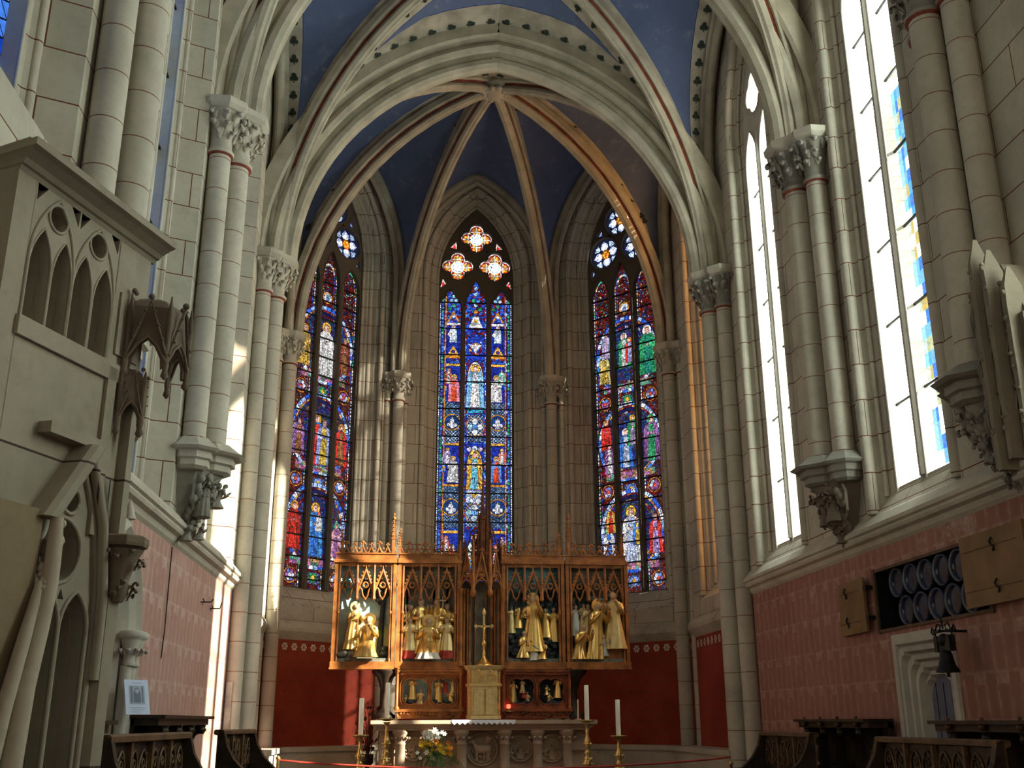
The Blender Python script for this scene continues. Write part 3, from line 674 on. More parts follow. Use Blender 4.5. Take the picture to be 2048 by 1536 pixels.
def glass_side(seed, scenes, bright):
    def fn(m, c):
        DK = [(.11, .004, .004), (.22, .008, .006), (.05, .003, .004), (.09, .035, .01), (.02, .03, .10)]
        R = random.Random(seed); P = Paint(m, c, R); B = bright
        P.quad(-.82, .82, AZ0 - .02, AZA - .02, (.006, .004, .006), False)
        for x in (-.57, 0, .57):
            P.mosaic(x - .24, x + .24, AZ0, 11.1, DK, .055)
            for s_ in (-1, 1):
                P.beads(x + s_ * .222, AZ0, 10.9, .013, .075, PALE + GREEN + [(.8, .6, .3), (.9, 1., .9)])
                P.beads(x + s_ * .172, AZ0, 10.9, .009, .11, BLUE[2:] + [(.6, .2, .05)])
            for i in range(110): P.disc(x + R.uniform(-.13, .13), R.uniform(10.0, 10.8) if i < 25 else R.uniform(AZ0, 10), R.choice([.009, .014]), R.choice([WHITE, (.3, .6, 1), (.1, .6, .3)]), 5, None, False)
            P.ring(x, 10.62, .13, .165, PALE + [(.8, .7, .4)] + GREEN, 10, 0, pi, 1.3)
        P.disc(0, 10.05, .13, GOLD[0], 14); P.disc(0, 10.05, .10, (.6, .75, .9), 12); P.disc(0, 10.02, .05, (.2, .25, .5), 8)
        for k, zc in enumerate((9.0, 7.1, 5.25)):         # big lobed frames across the three lights
            P.disc(0, zc, .80, (.008, .012, .07), 28, .86, False); P.mosaic(-.60, .60, zc - .6, zc + .62, [(.01, .02, .16), (.02, .04, .3), (.05, .02, .1), (.10, .02, .02), (.03, .10, .22), (.02, .08, .05)], .045)
            P.ring(0, zc, .70, .77, PALE + BLUE[2:] + [(.35, .55, .95)], 40, 0, 2 * pi, 1.1); P.ring(0, zc, .66, .69, RED + GOLD, 40, 0, 2 * pi, 1.1); P.ring(0, zc, .54, .58, DK + [(.3, .35, .5), (.35, .2, .05)], 40, 0, 2 * pi, 1.1)
            for s_ in (-1, 1): P.poly([(s_ * .62, zc - .12), (s_ * .78, zc), (s_ * .62, zc + .12), (s_ * .58, zc + .09), (s_ * .70, zc), (s_ * .58, zc - .09)], (.35, .55, .95), False)
            P.mosaic(-.6, .6, zc - .78, zc - .62, [(.35, .12, .3), (.5, .2, .35), (.1, .3, .2), (.4, .25, .1)], .09)
            for x, z, h, r, cl, hl in scenes[k]: P.figure(x, zc + z, h * .92, tuple(v * .85 for v in r), tuple(v * .8 for v in cl), hl, R.choice([-1, 1]))
            for x in (-.57, .57):
                P.disc(x, zc - 1.0, .15, GOLD[0], 16); P.disc(x, zc - 1.0, .13, (.12, .02, .04), 16)
                for a in range(6): P.disc(x + .075 * cos(a * pi / 3), zc - 1.0 + .075 * sin(a * pi / 3), .04, R.choice([(.15, .3, .8), (.6, .75, .95), (.3, .1, .3)]), 8)
                P.disc(x, zc - 1.0, .04, R.choice([(.9, .1, .05), (.8, .9, 1.)]), 6)
            P.lattice(-.14, .14, zc - 1.12, zc - .90, .08, (.02, .05, .15), (.5, .35, .3)); P.disc(0, zc - 1.0, .1, R.choice([GREEN[0], (.15, .3, .8)]), 8); P.disc(0, zc - 1.0, .05, GOLD[1], 6)
        for j, (x, z) in enumerate(CIR):                  # four-petalled flowers, gold hub
            P.disc(x, z, .39, (.01, .012, .03), 20)
            for a in range(4):
                t = a * pi / 2 + .15; d = lambda r, dt: (x + r * cos(t + dt), z + r * sin(t + dt))
                P.poly([d(.06, 0), d(.17, -.55), d(.24, -.42), d(.32, 0), d(.24, .42), d(.17, .55)], (.45 * B, .6 * B, 1.2 * B)); P.poly([d(.06, 0), d(.15, -.45), d(.21, -.32), d(.28, 0), d(.21, .32), d(.15, .45)], (1.3 * B, 1.4 * B, 1.5 * B))
                P.poly([d(.20, .65), d(.31, .5), d(.325, .785), d(.31, 1.07), d(.20, .92)], (.4 * B, .55 * B, .8 * B))
            P.disc(x, z, .11, (.5, .1, .01), 12)
            for a in range(6): P.disc(x + .06 * cos(a * pi / 3), z + .06 * sin(a * pi / 3), .033, (1.2, .55, .04), 5, None, False)
        for s_ in (-1, 1):
            for pts in ([(s_ * .46, 12.05), (s_ * .61, 11.88), (s_ * .44, 11.84)], [(s_ * .75, 11.13), (s_ * .81, 10.88), (s_ * .67, 10.99)]):
                P.poly(pts, (.7, .85, 1.1), False); mx = sum(p[0] for p in pts) / 3; mz = sum(p[1] for p in pts) / 3
                P.poly([(mx + (a - mx) * .6, mz + (b - mz) * .6) for a, b in pts], (.05, .15, .9), False)
    return fn
def glass_amber(m, c):
    P = Paint(m, c, random.Random(4)); P.mosaic(-.82, .82, AZ0, AZA - .05, [(.8, .55, .25), (.9, .7, .4), (.6, .3, .12), (.8, .8, .7), (.3, .12, .06)], .14)
W_, Rd, Bl, Gn, Yl, Vi, Br = (.85, .85, .85), (.80, .04, .03), (.05, .22, .75), (.04, .42, .16), (.75, .5, .08), (.35, .14, .40), (.35, .15, .05)
SC_L = [[(-.55, -.55, .95, Yl, (.55, .35, .06), GOLD[0]), (.02, -.65, 1.25, W_, W_, GOLD[1]), (.55, -.5, .9, Br, (.3, .05, .04), None)],
        [(-.55, -.5, .8, Br, Vi, None), (-.1, -.65, 1.15, Rd, Bl, GOLD[1]), (.1, -.62, 1.05, Yl, (.35, .45, .9), None), (.56, -.55, .95, Br, Rd, GOLD[0])],
        [(-.55, -.5, 1.0, Rd, (.5, .03, .02), GOLD[0]), (-.02, -.6, 1.15, Bl, (.08, .35, .85), GOLD[1]), (.08, -.1, .42, W_, W_, Rd), (.55, -.55, .75, Vi, (.7, .35, .45), GREEN[1])]]
SC_R = [[(-.56, -.55, .75, Yl, (.7, .6, .2), GOLD[1]), (-.5, .0, .65, (.7, .5, .8), (.5, .5, .75), None), (-.04, -.3, .85, W_, Gn, WHITE), (.1, -.2, .6, (.4, .45, .85), Rd, GOLD[0]), (.55, -.55, 1.15, (.02, .3, .2), Gn, (.9, .9, 1))],
        [(-.57, -.1, .7, Rd, Rd, GOLD[0]), (-.5, -.62, .7, W_, Vi, None), (-.08, -.55, .9, (.6, .7, .9), Bl, WHITE), (.1, -.1, .7, (.45, .3, .55), Gn, GOLD[1]), (.55, -.5, 1.05, Gn, Vi, GREEN[1])],
        [(-.58, -.6, .8, Bl, W_, GREEN[1]), (-.52, 0, .6, Rd, Yl, None), (-.02, -.65, 1.25, (.55, .65, .95), W_, GOLD[1]), (.12, -.3, .6, Yl, Bl, None), (.55, -.5, .85, (.5, .35, .75), Rd, None)]]
for n_, (p, q) in AP.items():
    mid, d, nrm, L = seg(p, q)
    mid = (mid[0] + (.035 if n_ == 'centre' else 0), mid[1], 0)
    if d.x < 0: d = -d                                    # left to right as seen from the nave
    if n_ == 'left_side': d = Vector((0, 1, 0))
    if n_ == 'right_side': d = Vector((0, -1, 0))
    xf = frame(mid, d, nrm); narrow = 'side' in n_
    sc_ = .78 if narrow else 1.0
    xf2 = (lambda g: (lambda a, b, c: g(a * sc_, b, c)))(xf) if not narrow else (lambda g: (lambda a, b, c: g(a * .78, b, c)))(xf)
    m = MB(); m.xf = xf
    hole = [(a * (.78 if narrow else 1), b) for a, b in outline(1.22, 3.62, AZS, 13.30, 12)]
    m.plate([(-L / 2 - .02, 3.2), (L / 2 + .02, 3.2), (L / 2 + .02, 14.2), (-L / 2 - .02, 14.2)], [hole], 0, 0)
    m.build('wall_apse_' + n_, 'ashlar', kind='structure')
    m = MB(); m.xf = xf; m.box(-L / 2, L / 2, 1.15, 3.2, -.1, 0) if False else m.plate([(-L / 2 - .02, 0), (L / 2 + .02, 0), (L / 2 + .02, 3.2), (-L / 2 - .02, 3.2)], [], 0, 0)
    if True:                                              # stencilled flowers along the top of the red
        k = int(L / .22)
        for i in range(k):
            a0 = -L / 2 + (i + .5) * L / k; 
            for j in range(6): m.plate(circ(a0 + .047 * cos(j * pi / 3), 2.90 + .047 * sin(j * pi / 3), .026, 6), [], .004, .004, 1)
            m.plate(circ(a0, 2.90, .014, 6), [], .006, .006, 1)
    m.build('wall_apse_lower_' + n_, ['apse_red', 'flower_white'], kind='structure')
    m = MB(); m.xf = xf; pr = [(0, 3.36), (.06, 3.30), (.10, 3.22), (.10, 3.16), (.06, 3.10), (0, 3.02)]
    m.loft([[(s_ * (L / 2), z, c) for c, z in pr] for s_ in (-1, 1)], 0, False, False, False)
    m.box(-L / 2, L / 2, .55, 1.12, 0, .42, 0); m.box(-L / 2, L / 2, 1.12, 1.20, 0, .46, 0)
    m.build('trim_5', 'plain_stone', kind='structure')
    warm = n_ == 'right_side'
    if n_ == 'centre': fn, gm = glass_centre, 'stained_glass'
    elif n_ == 'left': fn, gm = glass_side(21, SC_L, .95), 'stained_glass'
    elif n_ == 'right': fn, gm = glass_side(22, SC_R, 1.5), 'stained_glass'
    elif warm: fn, gm = glass_amber, 'warm_fill_glass'  # unseen glass, amber glow added to warm the apse
    else: fn, gm = glass_side(23, SC_L, .6), 'stained_glass'
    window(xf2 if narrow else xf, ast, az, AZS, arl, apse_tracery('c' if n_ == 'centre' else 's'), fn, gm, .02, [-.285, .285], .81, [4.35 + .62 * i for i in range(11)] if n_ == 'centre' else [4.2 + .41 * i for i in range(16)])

# ============================================================= VAULTS
RIBD = [(.14, -.06), (.14, .06), (.115, .09), (.075, .07), (.05, .11), (.085, .155), (.095, .20), (.06, .25), (.02, .262), (0, .28)]
RIBT = [(.33, -.14), (.33, .10), (.29, .14), (.225, .10), (.18, .16), (.235, .22), (.26, .29), (.225, .36), (.15, .36), (.075, .30), (.06, .40), (.12, .47), (.125, .55), (.08, .61), (.02, .622), (0, .64)]
RIBF = [(.12, -.05), (.12, .06), (.07, .09), (.05, .13), (.07, .18), (.03, .22), (0, .225)]
def prof(h): return h[::-1][:-1][::-1] and [(-a, b) for a, b in h] + [(a, b) for a, b in h[::-1][1:]]
def rib(name, pts, u, P, parent=None, redseg=(), cream=()):
    side = Vector((-u.y, u.x, 0)); n = len(P); pr = prof(P); mt = []
    for j in range(len(pr) - 1):
        k = j if j < n - 1 else 2 * n - 3 - j
        mt.append(1 if k in redseg else 2 if k in cream else 0)
    m = MB(); m.sweep(pts, pr, side, u - Vector((0, 0, 1)), mt)
    return m.build(name, ['rib_stone', 'rib_red', 'rib_cream'], None, 'structure')
def cell(A, B, wa, wb, flip=None):
    """web between two arches with a painted trefoil border along each"""
    n = len(A); rows = []; m = MB()
    for i in range(n):
        a, b = A[i], B[i]; L = (b - a).length or 1e-6
        sa = min(.5, wa / L) if wa else 0; sb = min(.5, wb / L) if wb else 0; ln = .014 / L
        ss = [0, sa, min(.5, sa + ln)]; ss += [ss[2] + (max(.5, 1 - sb - ln) - ss[2]) * k / 4 for k in (1, 2, 3)] + [max(.5, 1 - sb - ln), 1 - sb, 1]
        rows.append([tuple(a.lerp(b, s_)) for s_ in ss])
    mts = [1, 2, 0, 0, 0, 0, 2, 1]
    m.loft(rows, 0, False, False, False, lambda i, j: mts[j] if (wa if j < 4 else wb) else 0)
    for C, D, wd in ((A, B, wa), (B, A, wb)):
        if not wd: continue
        acc = .1
        for i in range(1, n):
            sg = (C[i] - C[i - 1]); l = sg.length; L = (D[i] - C[i]).length
            if l < 1e-6: continue
            acc += l
            if acc > .29 and L > wd * 1.3:
                acc = 0; T = sg.normalized(); X = (D[i] - C[i]).normalized(); nn = T.cross(X)
                if nn.length < 1e-3: continue
                nn.normalize(); nn = -nn if nn.z > 0 else nn; X = nn.cross(T) if (nn.cross(T)).dot(X) > 0 else -(nn.cross(T))
                o = C[i] + X * (wd * .5 + .02) + nn * .012
                for da, r in ((0, .040), (2.1, .040), (4.2, .040)):
                    cc = o + T * cos(da) * .036 + X * sin(da) * .036
                    m.add([tuple(cc + T * r * cos(t * pi / 4) + X * r * sin(t * pi / 4)) for t in range(8)], [tuple(range(8))], 3)
                m.add([tuple(o), tuple(o - T * .085 + X * .012), tuple(o - T * .085 - X * .012)], [(0, 1, 2)], 3)
    m.build('ceiling', ['vault_blue', 'band_paint', 'line_blue', 'trefoil_paint'], None, 'structure')
NS = 56
def add_bay(y0, y1, zc, tz0, tz1, t0, t1):
    bx, by = CX, (y0 + y1) / 2; xl, xr = XL + .15, XR - .15
    curves = {}
    for sx, x in ((-1, xl), (1, xr)):
        for sy, y in ((-1, y0), (1, y1)):
            dg, ud = half_arc_pts((x, y), (bx, by), ZS, zc); curves['d', sx, sy] = resample(dg, NS)
            rib('trim_6', resample(dg, 26), ud, RIBD, None, (3,), ())
            tr, ut = half_arc_pts((x + sx * .24, y), (bx, y), ZS - .02, tz0 if sy < 0 else tz1); curves['t', sx, sy] = resample(tr, NS)
            if (sy < 0 and t0) or (sy > 0 and t1): rib('trim_7', resample(tr, 30), ut, RIBT, None, (), ())
            fo, uf = half_arc_pts((x, y), (x, by), ZS, 13.15, 14, 1.9); curves['f', sx, sy] = resample(fo, NS)
            rib('trim_8', resample([(p[0], p[1], p[2]) for p in fo], 22), uf, RIBF, None, (), ())
            cell(curves['t', sx, sy], curves['d', sx, sy], .72, .50)
            cell(curves['f', sx, sy], curves['d', sx, sy], .36, .50)
    boss(bx, by, zc)
def boss(x, y, z):
    m = MB(); m.lathe([(.02, -.34), (.16, -.33), (.22, -.27), (.2, -.2), (.26, -.15), (.22, -.05), (.1, .05)], x, y, z, 16)
    R = random.Random(5)
    for i in range(10): a = i * .628; m.ball((x + .2 * cos(a), y + .2 * sin(a), z - .27), .055 + .02 * R.random(), 0, 6)
    m.build('trim_9', 'rib_stone', None, 'structure')
ZCH = 13.62
add_bay(YB, YC_, ZCH, 13.0, 13.0, True, True)
add_bay(YA, YB, ZCH, 13.0, 13.0, True, False)
MB().box(XL - .3, XR + .3, -9, YA - .31, 12.9, 13.2).build('ceiling', 'vault_blue', kind='structure')
MB().box(XL - .8, XR + .8, -9, 23, 14.2, 14.3).build('ceiling', 'plain_stone', kind='structure')
# apse
BO = (CX, 17.45); ZB = 13.42
BO = (1.36, 17.45)
sp = {'1L': (-2.35, YC_ + .05), '2L': (-2.42, 18.92), '3L': (-.38, 21.12), '3R': (2.88, 21.12), '2R': (4.92, 18.92), '1R': (4.85, YC_ + .05)}
D = {}
for k, p in sp.items():
    c_, u_ = half_arc_pts(p, BO, ZS, ZB); D[k] = resample(c_, NS); rib('trim_10', resample(c_, 28), u_, RIBD, None, (3,), ())
for a, b in (('1L', '2L'), ('2L', '3L'), ('3L', '3R'), ('3R', '2R'), ('2R', '1R')):
    pa, pb = sp[a], sp[b]; md = ((pa[0] + pb[0]) / 2, (pa[1] + pb[1]) / 2)
    for k, p in ((a, pa), (b, pb)):
        fo, uf = half_arc_pts(p, md, ZS, 13.42, 14, 2.2); F = resample(fo, NS); rib('trim_11', resample(fo, 22), uf, RIBF)
        cell(F, D[k], .0, .48)
for k, x in (('1L', sp['1L'][0]), ('1R', sp['1R'][0])):   # narrow web against the great arch
    tr, ut = half_arc_pts(sp[k], (CX, YC_ + .05), ZS, 13.1); cell(resample(tr, NS), D[k], .28, .48)
boss(BO[0], BO[1], ZB)
# ============================================================= WALL SHAFTS
def leaf(m, o, d, s, R, mat=0):
    """a curled crocket leaf growing outwards from o along d"""
    o = Vector(o); d = Vector(d).normalized(); up = Vector((0, 0, 1)); sd = d.cross(up).normalized()
    rows = []
    tw = R.uniform(-.5, .5)
    for t, wd, out, hh in ((0, .25, 0, -.5), (.3, .7, .25, .05), (.6, 1., .62, .45), (.85, .8, .95, .42), (1, .35, .98, .1)):
        c = o + d * out * s + up * hh * s + sd * tw * t * s * .5
        rows.append([tuple(c + sd * wd * s * .55 * q + d * (abs(q) < .5) * s * .16 + up * s * .13 * (1 if abs(q) > .9 else 0) * R.uniform(-1, 1)) for q in (-1, -.45, 0, .45, 1)])
    m.loft(rows, mat, True, False, False)
    m.ball(tuple(o + d * s * .95 + up * s * .12), s * .3, mat, 6)
def octa(x, y, r, n=8, a0=pi / 8): return [(x + r * cos(a0 + 2 * pi * i / n), y + r * sin(a0 + 2 * pi * i / n)) for i in range(n)]
SH = 0
def cluster(c, inn, sh, z0, label, corbel=None, zt=ZS, capk=1.0, seed=1, carve='plain_stone'):
    global SH; R = random.Random(seed)
    I = Vector((inn[0], inn[1], 0)).normalized(); T = Vector((-I.y, I.x, 0)); c = Vector((c[0], c[1], 0))
    t = thing('clustered_column', (c.x, c.y, z0), label, 'column', 'wall columns of the choir and apse')
    zn = zt - .66 * capk
    for a, b, r in sh:
        p = c + I * a + T * b
        m = MB(); m.lathe([(r, z0 - 0), (r, zn)], p.x, p.y, 0, 20); m.build('shaft', 'ring_stone', t)
        m = MB(); k = capk
        m.lathe([(r, zn - .01), (r * 1.22, zn), (r * 1.28, zn + .035 * k), (r * 1.15, zn + .06 * k), (r * 1.02, zn + .07 * k), (r * 1.02, zn + .2 * k), (r * 1.25, zn + .38 * k), (r * 1.7, zn + .50 * k), (r * 1.7, zn + .52 * k)], p.x, p.y, 0, 18)
        for row, (hz, rr, cnt, s_) in enumerate(((.22, 1.08, 8, .09), (.33, 1.2, 9, .11), (.45, 1.5, 10, .11))):
            for i in range(cnt):
                an = 2 * pi * (i + .5 * row + R.uniform(-.15, .15)) / cnt; d = Vector((cos(an), sin(an), 0))
                if d.dot(I) < -.35: continue
                leaf(m, (p.x + d.x * r * rr, p.y + d.y * r * rr, zn + hz * k), d, s_ * k * R.uniform(.75, 1.1), R)
        cp = m.build('capital', carve, t)
        m = MB(); m.lathe([(r * 1.005, zn - .022), (r * 1.22, zn - .008), (r * 1.22, zn + .004), (r, zn + .004)], p.x, p.y, 0, 18); m.build('painted_ring', 'rib_red', cp)
        m = MB(); ra = r * 2.3
        m.loft([[(x, y, zt + h) for x, y in octa(p.x, p.y, ra * q)] for h, q in ((-.17, .72), (-.13, .80), (-.12, .88), (-.07, 1.04), (0, 1.06), (.01, 1.02))], 0, False)
        m.build('abacus', 'plain_stone', t)
        if corbel:
            m = MB()
            m.lathe([(r, z0 + .02), (r * 1.12, z0 + .01)], p.x, p.y, 0, 16, 1)
            m.loft([[(x, y, z0 + h) for x, y in octa(p.x, p.y, ra * q)] for h, q in ((.0, .62), (-.10, 1.0), (-.125, 1.12), (-.15, 1.0), (-.16, .8), (-.23, .8), (-.245, .68), (-.31, .68), (-.34, .5))], 0, False)
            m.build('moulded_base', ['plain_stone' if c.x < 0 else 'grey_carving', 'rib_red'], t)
    return t
def figure(m, p, h, face=(0, -1), pose='stand', mats=(0, 1, 2), R=None, arms=((.3, .35), (.3, .35)), bend=0., relief=1.0, halo=None, hem=None, cap=False):
    """a draped figure: one surface from hem to crown, arms tapered, five-fingered hands.
    mats = robe, skin, hair"""
    R = R or random.Random(1); F = Vector((face[0], face[1], 0)).normalized(); S = Vector((-F.y, F.x, 0)); p = Vector(p)
    k = {'stand': 1.0, 'kneel': .70, 'sit': .76}[pose]
    rows = [(0, .215, .15, 0), (.06, .20, .145, 0), (.20, .175, .13, 0), (.40, .15, .115, 0), (.55, .125, .10, 0), (.63, .118, .088, 0), (.72, .135, .095, 0), (.78, .145, .092, 0), (.82, .130, .08, 0), (.845, .07, .06, 0), (.86, .042, .042, .005), (.875, .040, .042, .01), (.89, .048, .055, .015), (.92, .060, .068, .012), (.95, .062, .070, .005), (.98, .048, .055, 0), (1.0, .012, .012, 0)]
    rings = []; n = 44 if h > .5 else 24; ph = R.uniform(0, 6)
    for i, (t, rx, ry, fo) in enumerate(rows):
        z = t
        f0 = 0.
        if pose != 'stand':
            cut = .55
            if t <= cut: z = t / cut * (cut - (1 - k)); f0 = (.20 if pose == 'sit' else -.05) * (1 - (t / cut) ** 3); ry = ry + (.10 if pose == 'kneel' else .06) * (1 - t / cut)
            else: z = t - (1 - k)
        lean = bend * max(0, t - .5) * h
        ring = []
        for j in range(n):
            a = 2 * pi * j / n; pl = 1 + (.24 * (abs(sin(4.5 * a + ph + t * 1.2)) - .55) + .09 * sin(11 * a + ph * 2 + t * 4)) * max(0, 1 - t / .85) + (.05 * sin(7 * a + ph + t * 30) if .45 < t < .8 else 0)
            x = rx * h * pl * cos(a); y = ry * h * pl * sin(a)
            if i in (12, 13) and abs(a - pi / 2) < .2: y += .018 * h       # nose and chin
            ring.append(tuple(p + S * x + F * ((y + (fo + f0) * h) * relief + lean) + Vector((0, 0, z * h))))
        rings.append(ring)
    nh = len(rows) - 1
    def mf(i, j):
        if i >= 10:
            a = (j + .5) / n
            if i >= 15 or not (.06 < a < .44): return mats[2]
            return mats[1]
        if i == 9: return mats[1]
        if hem is not None and i < 2: return hem
        return mats[0]
    m.loft(rings, 0, True, True, True, mf)
    zs_ = (.775 - (1 - k)) * h; lean = bend * .28 * h
    for sg, (fw, up_) in zip((-1, 1), arms):              # shoulder, elbow, wrist, then palm and fingers
        sh = p + S * sg * .125 * h + F * lean + Vector((0, 0, zs_)); el = sh + S * sg * .06 * h + F * .06 * h * relief + Vector((0, 0, -.15 * h))
        wr = el + F * fw * .45 * h * relief + S * (-sg) * .08 * h + Vector((0, 0, (up_ - .2) * .5 * h))
        m.tube([tuple(sh), tuple(sh.lerp(el, .5)), tuple(el), tuple(el.lerp(wr, .5)), tuple(wr)], [.05 * h, .048 * h, .042 * h, .036 * h, .034 * h], 8, mats[0])
        d = (wr - el).normalized(); m.tube([tuple(wr), tuple(wr + d * .03 * h), tuple(wr + d * .055 * h)], [.017 * h, .022 * h, .018 * h], 6, mats[1])
        sd = d.cross(Vector((0, 0, 1))).normalized()
        for q in (-1.5, -.5, .5, 1.5):
            b = wr + d * .05 * h + sd * q * .009 * h; m.tube([tuple(b), tuple(b + d * .02 * h), tuple(b + d * .036 * h - Vector((0, 0, .01 * h)))], [.005 * h, .005 * h, .004 * h], 4, mats[1])
        b = wr + d * .02 * h; m.tube([tuple(b), tuple(b + sd * -sg * .025 * h + d * .02 * h)], .006 * h, 4, mats[1])
    if h > .45:                                           # eyes, brow and mouth
        hc = p + F * (bend * .43 * h + .060 * h * relief) + Vector((0, 0, (.93 - (1 - k)) * h))
        for sg in (-1, 1): m.ball(tuple(hc + S * sg * .022 * h + Vector((0, 0, .006 * h)) + F * .003 * h), .0075 * h, mats[2], 5); m.tube([tuple(hc + S * sg * .010 * h + Vector((0, 0, .018 * h)) + F * .008 * h), tuple(hc + S * sg * .034 * h + Vector((0, 0, .016 * h)))], .004 * h, 4, mats[1])
        m.tube([tuple(hc + F * .010 * h + Vector((0, 0, .008 * h))), tuple(hc + F * .018 * h - Vector((0, 0, .012 * h)))], [.004 * h, .008 * h], 5, mats[1]); m.tube([tuple(hc - S * .014 * h - Vector((0, 0, .028 * h))), tuple(hc + S * .014 * h - Vector((0, 0, .028 * h)))], .004 * h, 4, mats[2])
        for sg in (-1, 1): m.ball(tuple(hc - F * .05 * h + S * sg * .060 * h), .012 * h, mats[1], 5)
    if halo is not None:
        hc = p + F * (bend * .45 * h - .03 * h) + Vector((0, 0, (.94 - (1 - k)) * h)); L = []
        for q in (0, .012 * h): L.append([tuple(hc + F * q + S * .125 * h * cos(2 * pi * j / 16) + Vector((0, 0, .125 * h * sin(2 * pi * j / 16)))) for j in range(16)])
        m.loft(L, halo, False)
def drift(m, c, I, w_, h, R, mat=0, n=26):
    """carved foliage and little heads tapering down to a point"""
    T = Vector((-I.y, I.x, 0))
    for i in range(n):
        t = R.random(); z = -t * h; ww = w_ * (1 - t * .75); a = R.uniform(-1, 1)
        o = Vector(c) + T * a * ww + I * (.38 * (1 - t) * (1 - abs(a) * .35) + .02) + Vector((0, 0, z))
        if R.random() < .5: m.ball(tuple(o), R.uniform(.035, .06), mat, 7, 1, 1, R.uniform(.8, 1.4))
        else: leaf(m, tuple(o), I + T * R.uniform(-.8, .8), R.uniform(.06, .10), R, mat)
def corbel_carving(c, I, z, parent, mat, seed, figs):
    R = random.Random(seed); I = Vector((I[0], I[1], 0)).normalized(); T = Vector((-I.y, I.x, 0)); c = Vector((c[0], c[1], z))
    m = MB()
    # solid core tapering into the wall
    m.loft([[tuple(c + T * x * w_ + I * y * dp + Vector((0, 0, h))) for x, y in ((-1, 0), (-.8, .6), (0, 1), (.8, .6), (1, 0))] for h, w_, dp in ((0, .36, .44), (-.2, .31, .34), (-.45, .20, .20), (-.68, .08, .06))], 0, False)
    drift(m, c + Vector((0, 0, -.12)), I, .36, .60, R, 0, 90)
    m.build('foliage_carving', mat, parent)
    for x, y, dz, h, f, pose, bend in figs:
        k = MB(); figure(k, c + T * x + I * y + Vector((0, 0, dz)), h, (I + T * f)[:2], pose, (0, 0, 0), R, ((.3, .4), (.25, .3)), bend)
        if h > .4:                                        # wings folded back
            for sg in (-1, 1):
                b = c + T * (x + sg * .06) + I * (y - .04) + Vector((0, 0, dz + h * .62)); k.loft([[tuple(b + T * sg * a * q + Vector((0, 0, zz)) - I * .03 * q2) for q2 in (0, 1)] for a, q, zz in ((0, 1, .0), (.12, 1, .12), (.2, 1, .02), (.2, 1, -.2), (.1, 1, -.3))], 0, False, False, False)
        k.build('carved_figure', mat, parent)
def side_cluster(sgn, y, z0, label, corbel, seed):
    x = XL if sgn < 0 else XR; I = (1, 0) if sgn < 0 else (-1, 0)
    tt = 1 if sgn < 0 else -1
    sh = [(.27, 0, .150), (.13, -.29, .125), (.13, .29, .125)]
    if corbel is None: sh = [(.24, 0, .145), (.10, -.28, .120), (.10, .28, .120)]
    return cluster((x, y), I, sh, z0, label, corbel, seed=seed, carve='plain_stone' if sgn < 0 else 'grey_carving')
a = side_cluster(-1, YA, 4.45, 'pale stone shafts rising behind the carved gallery on the left', True, 2)
a = side_cluster(1, 8.0, 4.45, 'dark stone shafts on a carved corbel at the far right edge', True, 3)
corbel_carving((XR, 8.0), (-1, 0), 4.15, a, 'grey_carving', 6, [(-.1, .18, -.5, .36, .5, 'kneel', .4), (.2, .12, -.5, .3, -.4, 'kneel', .3)])
a = side_cluster(-1, YB, 4.50, 'paired stone shafts on the left wall standing on an angel corbel', True, 4)
corbel_carving((XL, YB), (1, 0), 4.2, a, 'grey_carving', 7, [(-.16, .26, -.52, .56, .2, 'stand', .25), (.14, .34, -.36, .40, .5, 'kneel', .5), (-.22, .14, -.78, .3, .1, 'kneel', .3), (.08, .2, -.72, .27, .3, 'kneel', .3)])
a = side_cluster(1, YB, 4.50, 'paired dark stone shafts on a figured corbel between the two bright windows', True, 5)
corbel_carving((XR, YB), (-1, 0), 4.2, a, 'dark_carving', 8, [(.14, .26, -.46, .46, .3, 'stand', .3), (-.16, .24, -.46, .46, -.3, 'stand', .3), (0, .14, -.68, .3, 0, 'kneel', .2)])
side_cluster(-1, YC_, .6, 'tall stone shafts reaching the floor at the left side of the great arch', None, 9)
side_cluster(1, YC_, .6, 'tall stone shafts reaching the floor at the right side of the great arch', None, 10)
def ap_cluster(k, label, sh, seed):
    p = sp[k]; I = Vector((CX - p[0], 17.5 - p[1], 0)).normalized(); b = (p[0] - I.x * .12, p[1] - I.y * .12)
    return cluster(b, (I.x, I.y), sh, .6, label, None, capk=.9, seed=seed)
S3 = [(.16, 0, .11), (.04, -.20, .062), (.04, .20, .062)]
ap_cluster('2L', 'slender stone shafts to the left of the left apse window', [(.16, 0, .12), (.03, -.24, .09), (.03, .22, .07)], 11)
ap_cluster('2R', 'slender stone shafts to the right of the right apse window', [(.16, 0, .12), (.03, -.22, .07), (.03, .24, .09)], 12)
ap_cluster('3L', 'slender triple shafts between the left and the middle apse windows', S3, 13)
ap_cluster('3R', 'slender triple shafts between the middle and the right apse windows', S3, 14)
# ============================================================= THE GALLERY ON THE LEFT
G0 = at(222, 1050, 5.5); GU = Vector((.34, .94, 0)).normalized(); GN = Vector((GU.y, -GU.x, 0)); GV = frame((G0.x, G0.y, 0), GU, GN)
gal = thing('stone_gallery', (G0.x, G0.y, 0), 'weathered stone gallery with a pierced tracery parapet filling the left foreground', 'gallery')
R = random.Random(8)
CO = [(-.30, 4.08), (0, 4.08), (.015, 4.10), (.03, 4.105), (.05, 4.125), (.10, 4.15), (.13, 4.16), (.135, 4.195), (.08, 4.205), (.06, 4.225), (-.30, 4.24)]
m = MB()
far = [GV(.12, z, c) for c, z in CO]; near = [GV(-1.0 - c * .5, z, c) for c, z in CO]
lu = Vector((-.86, .51, 0)); back = [tuple(Vector(p) + lu * .40) for p in near]
m.loft([far, near, back], 0, False, False, False); m.add(far, [tuple(range(len(far)))])
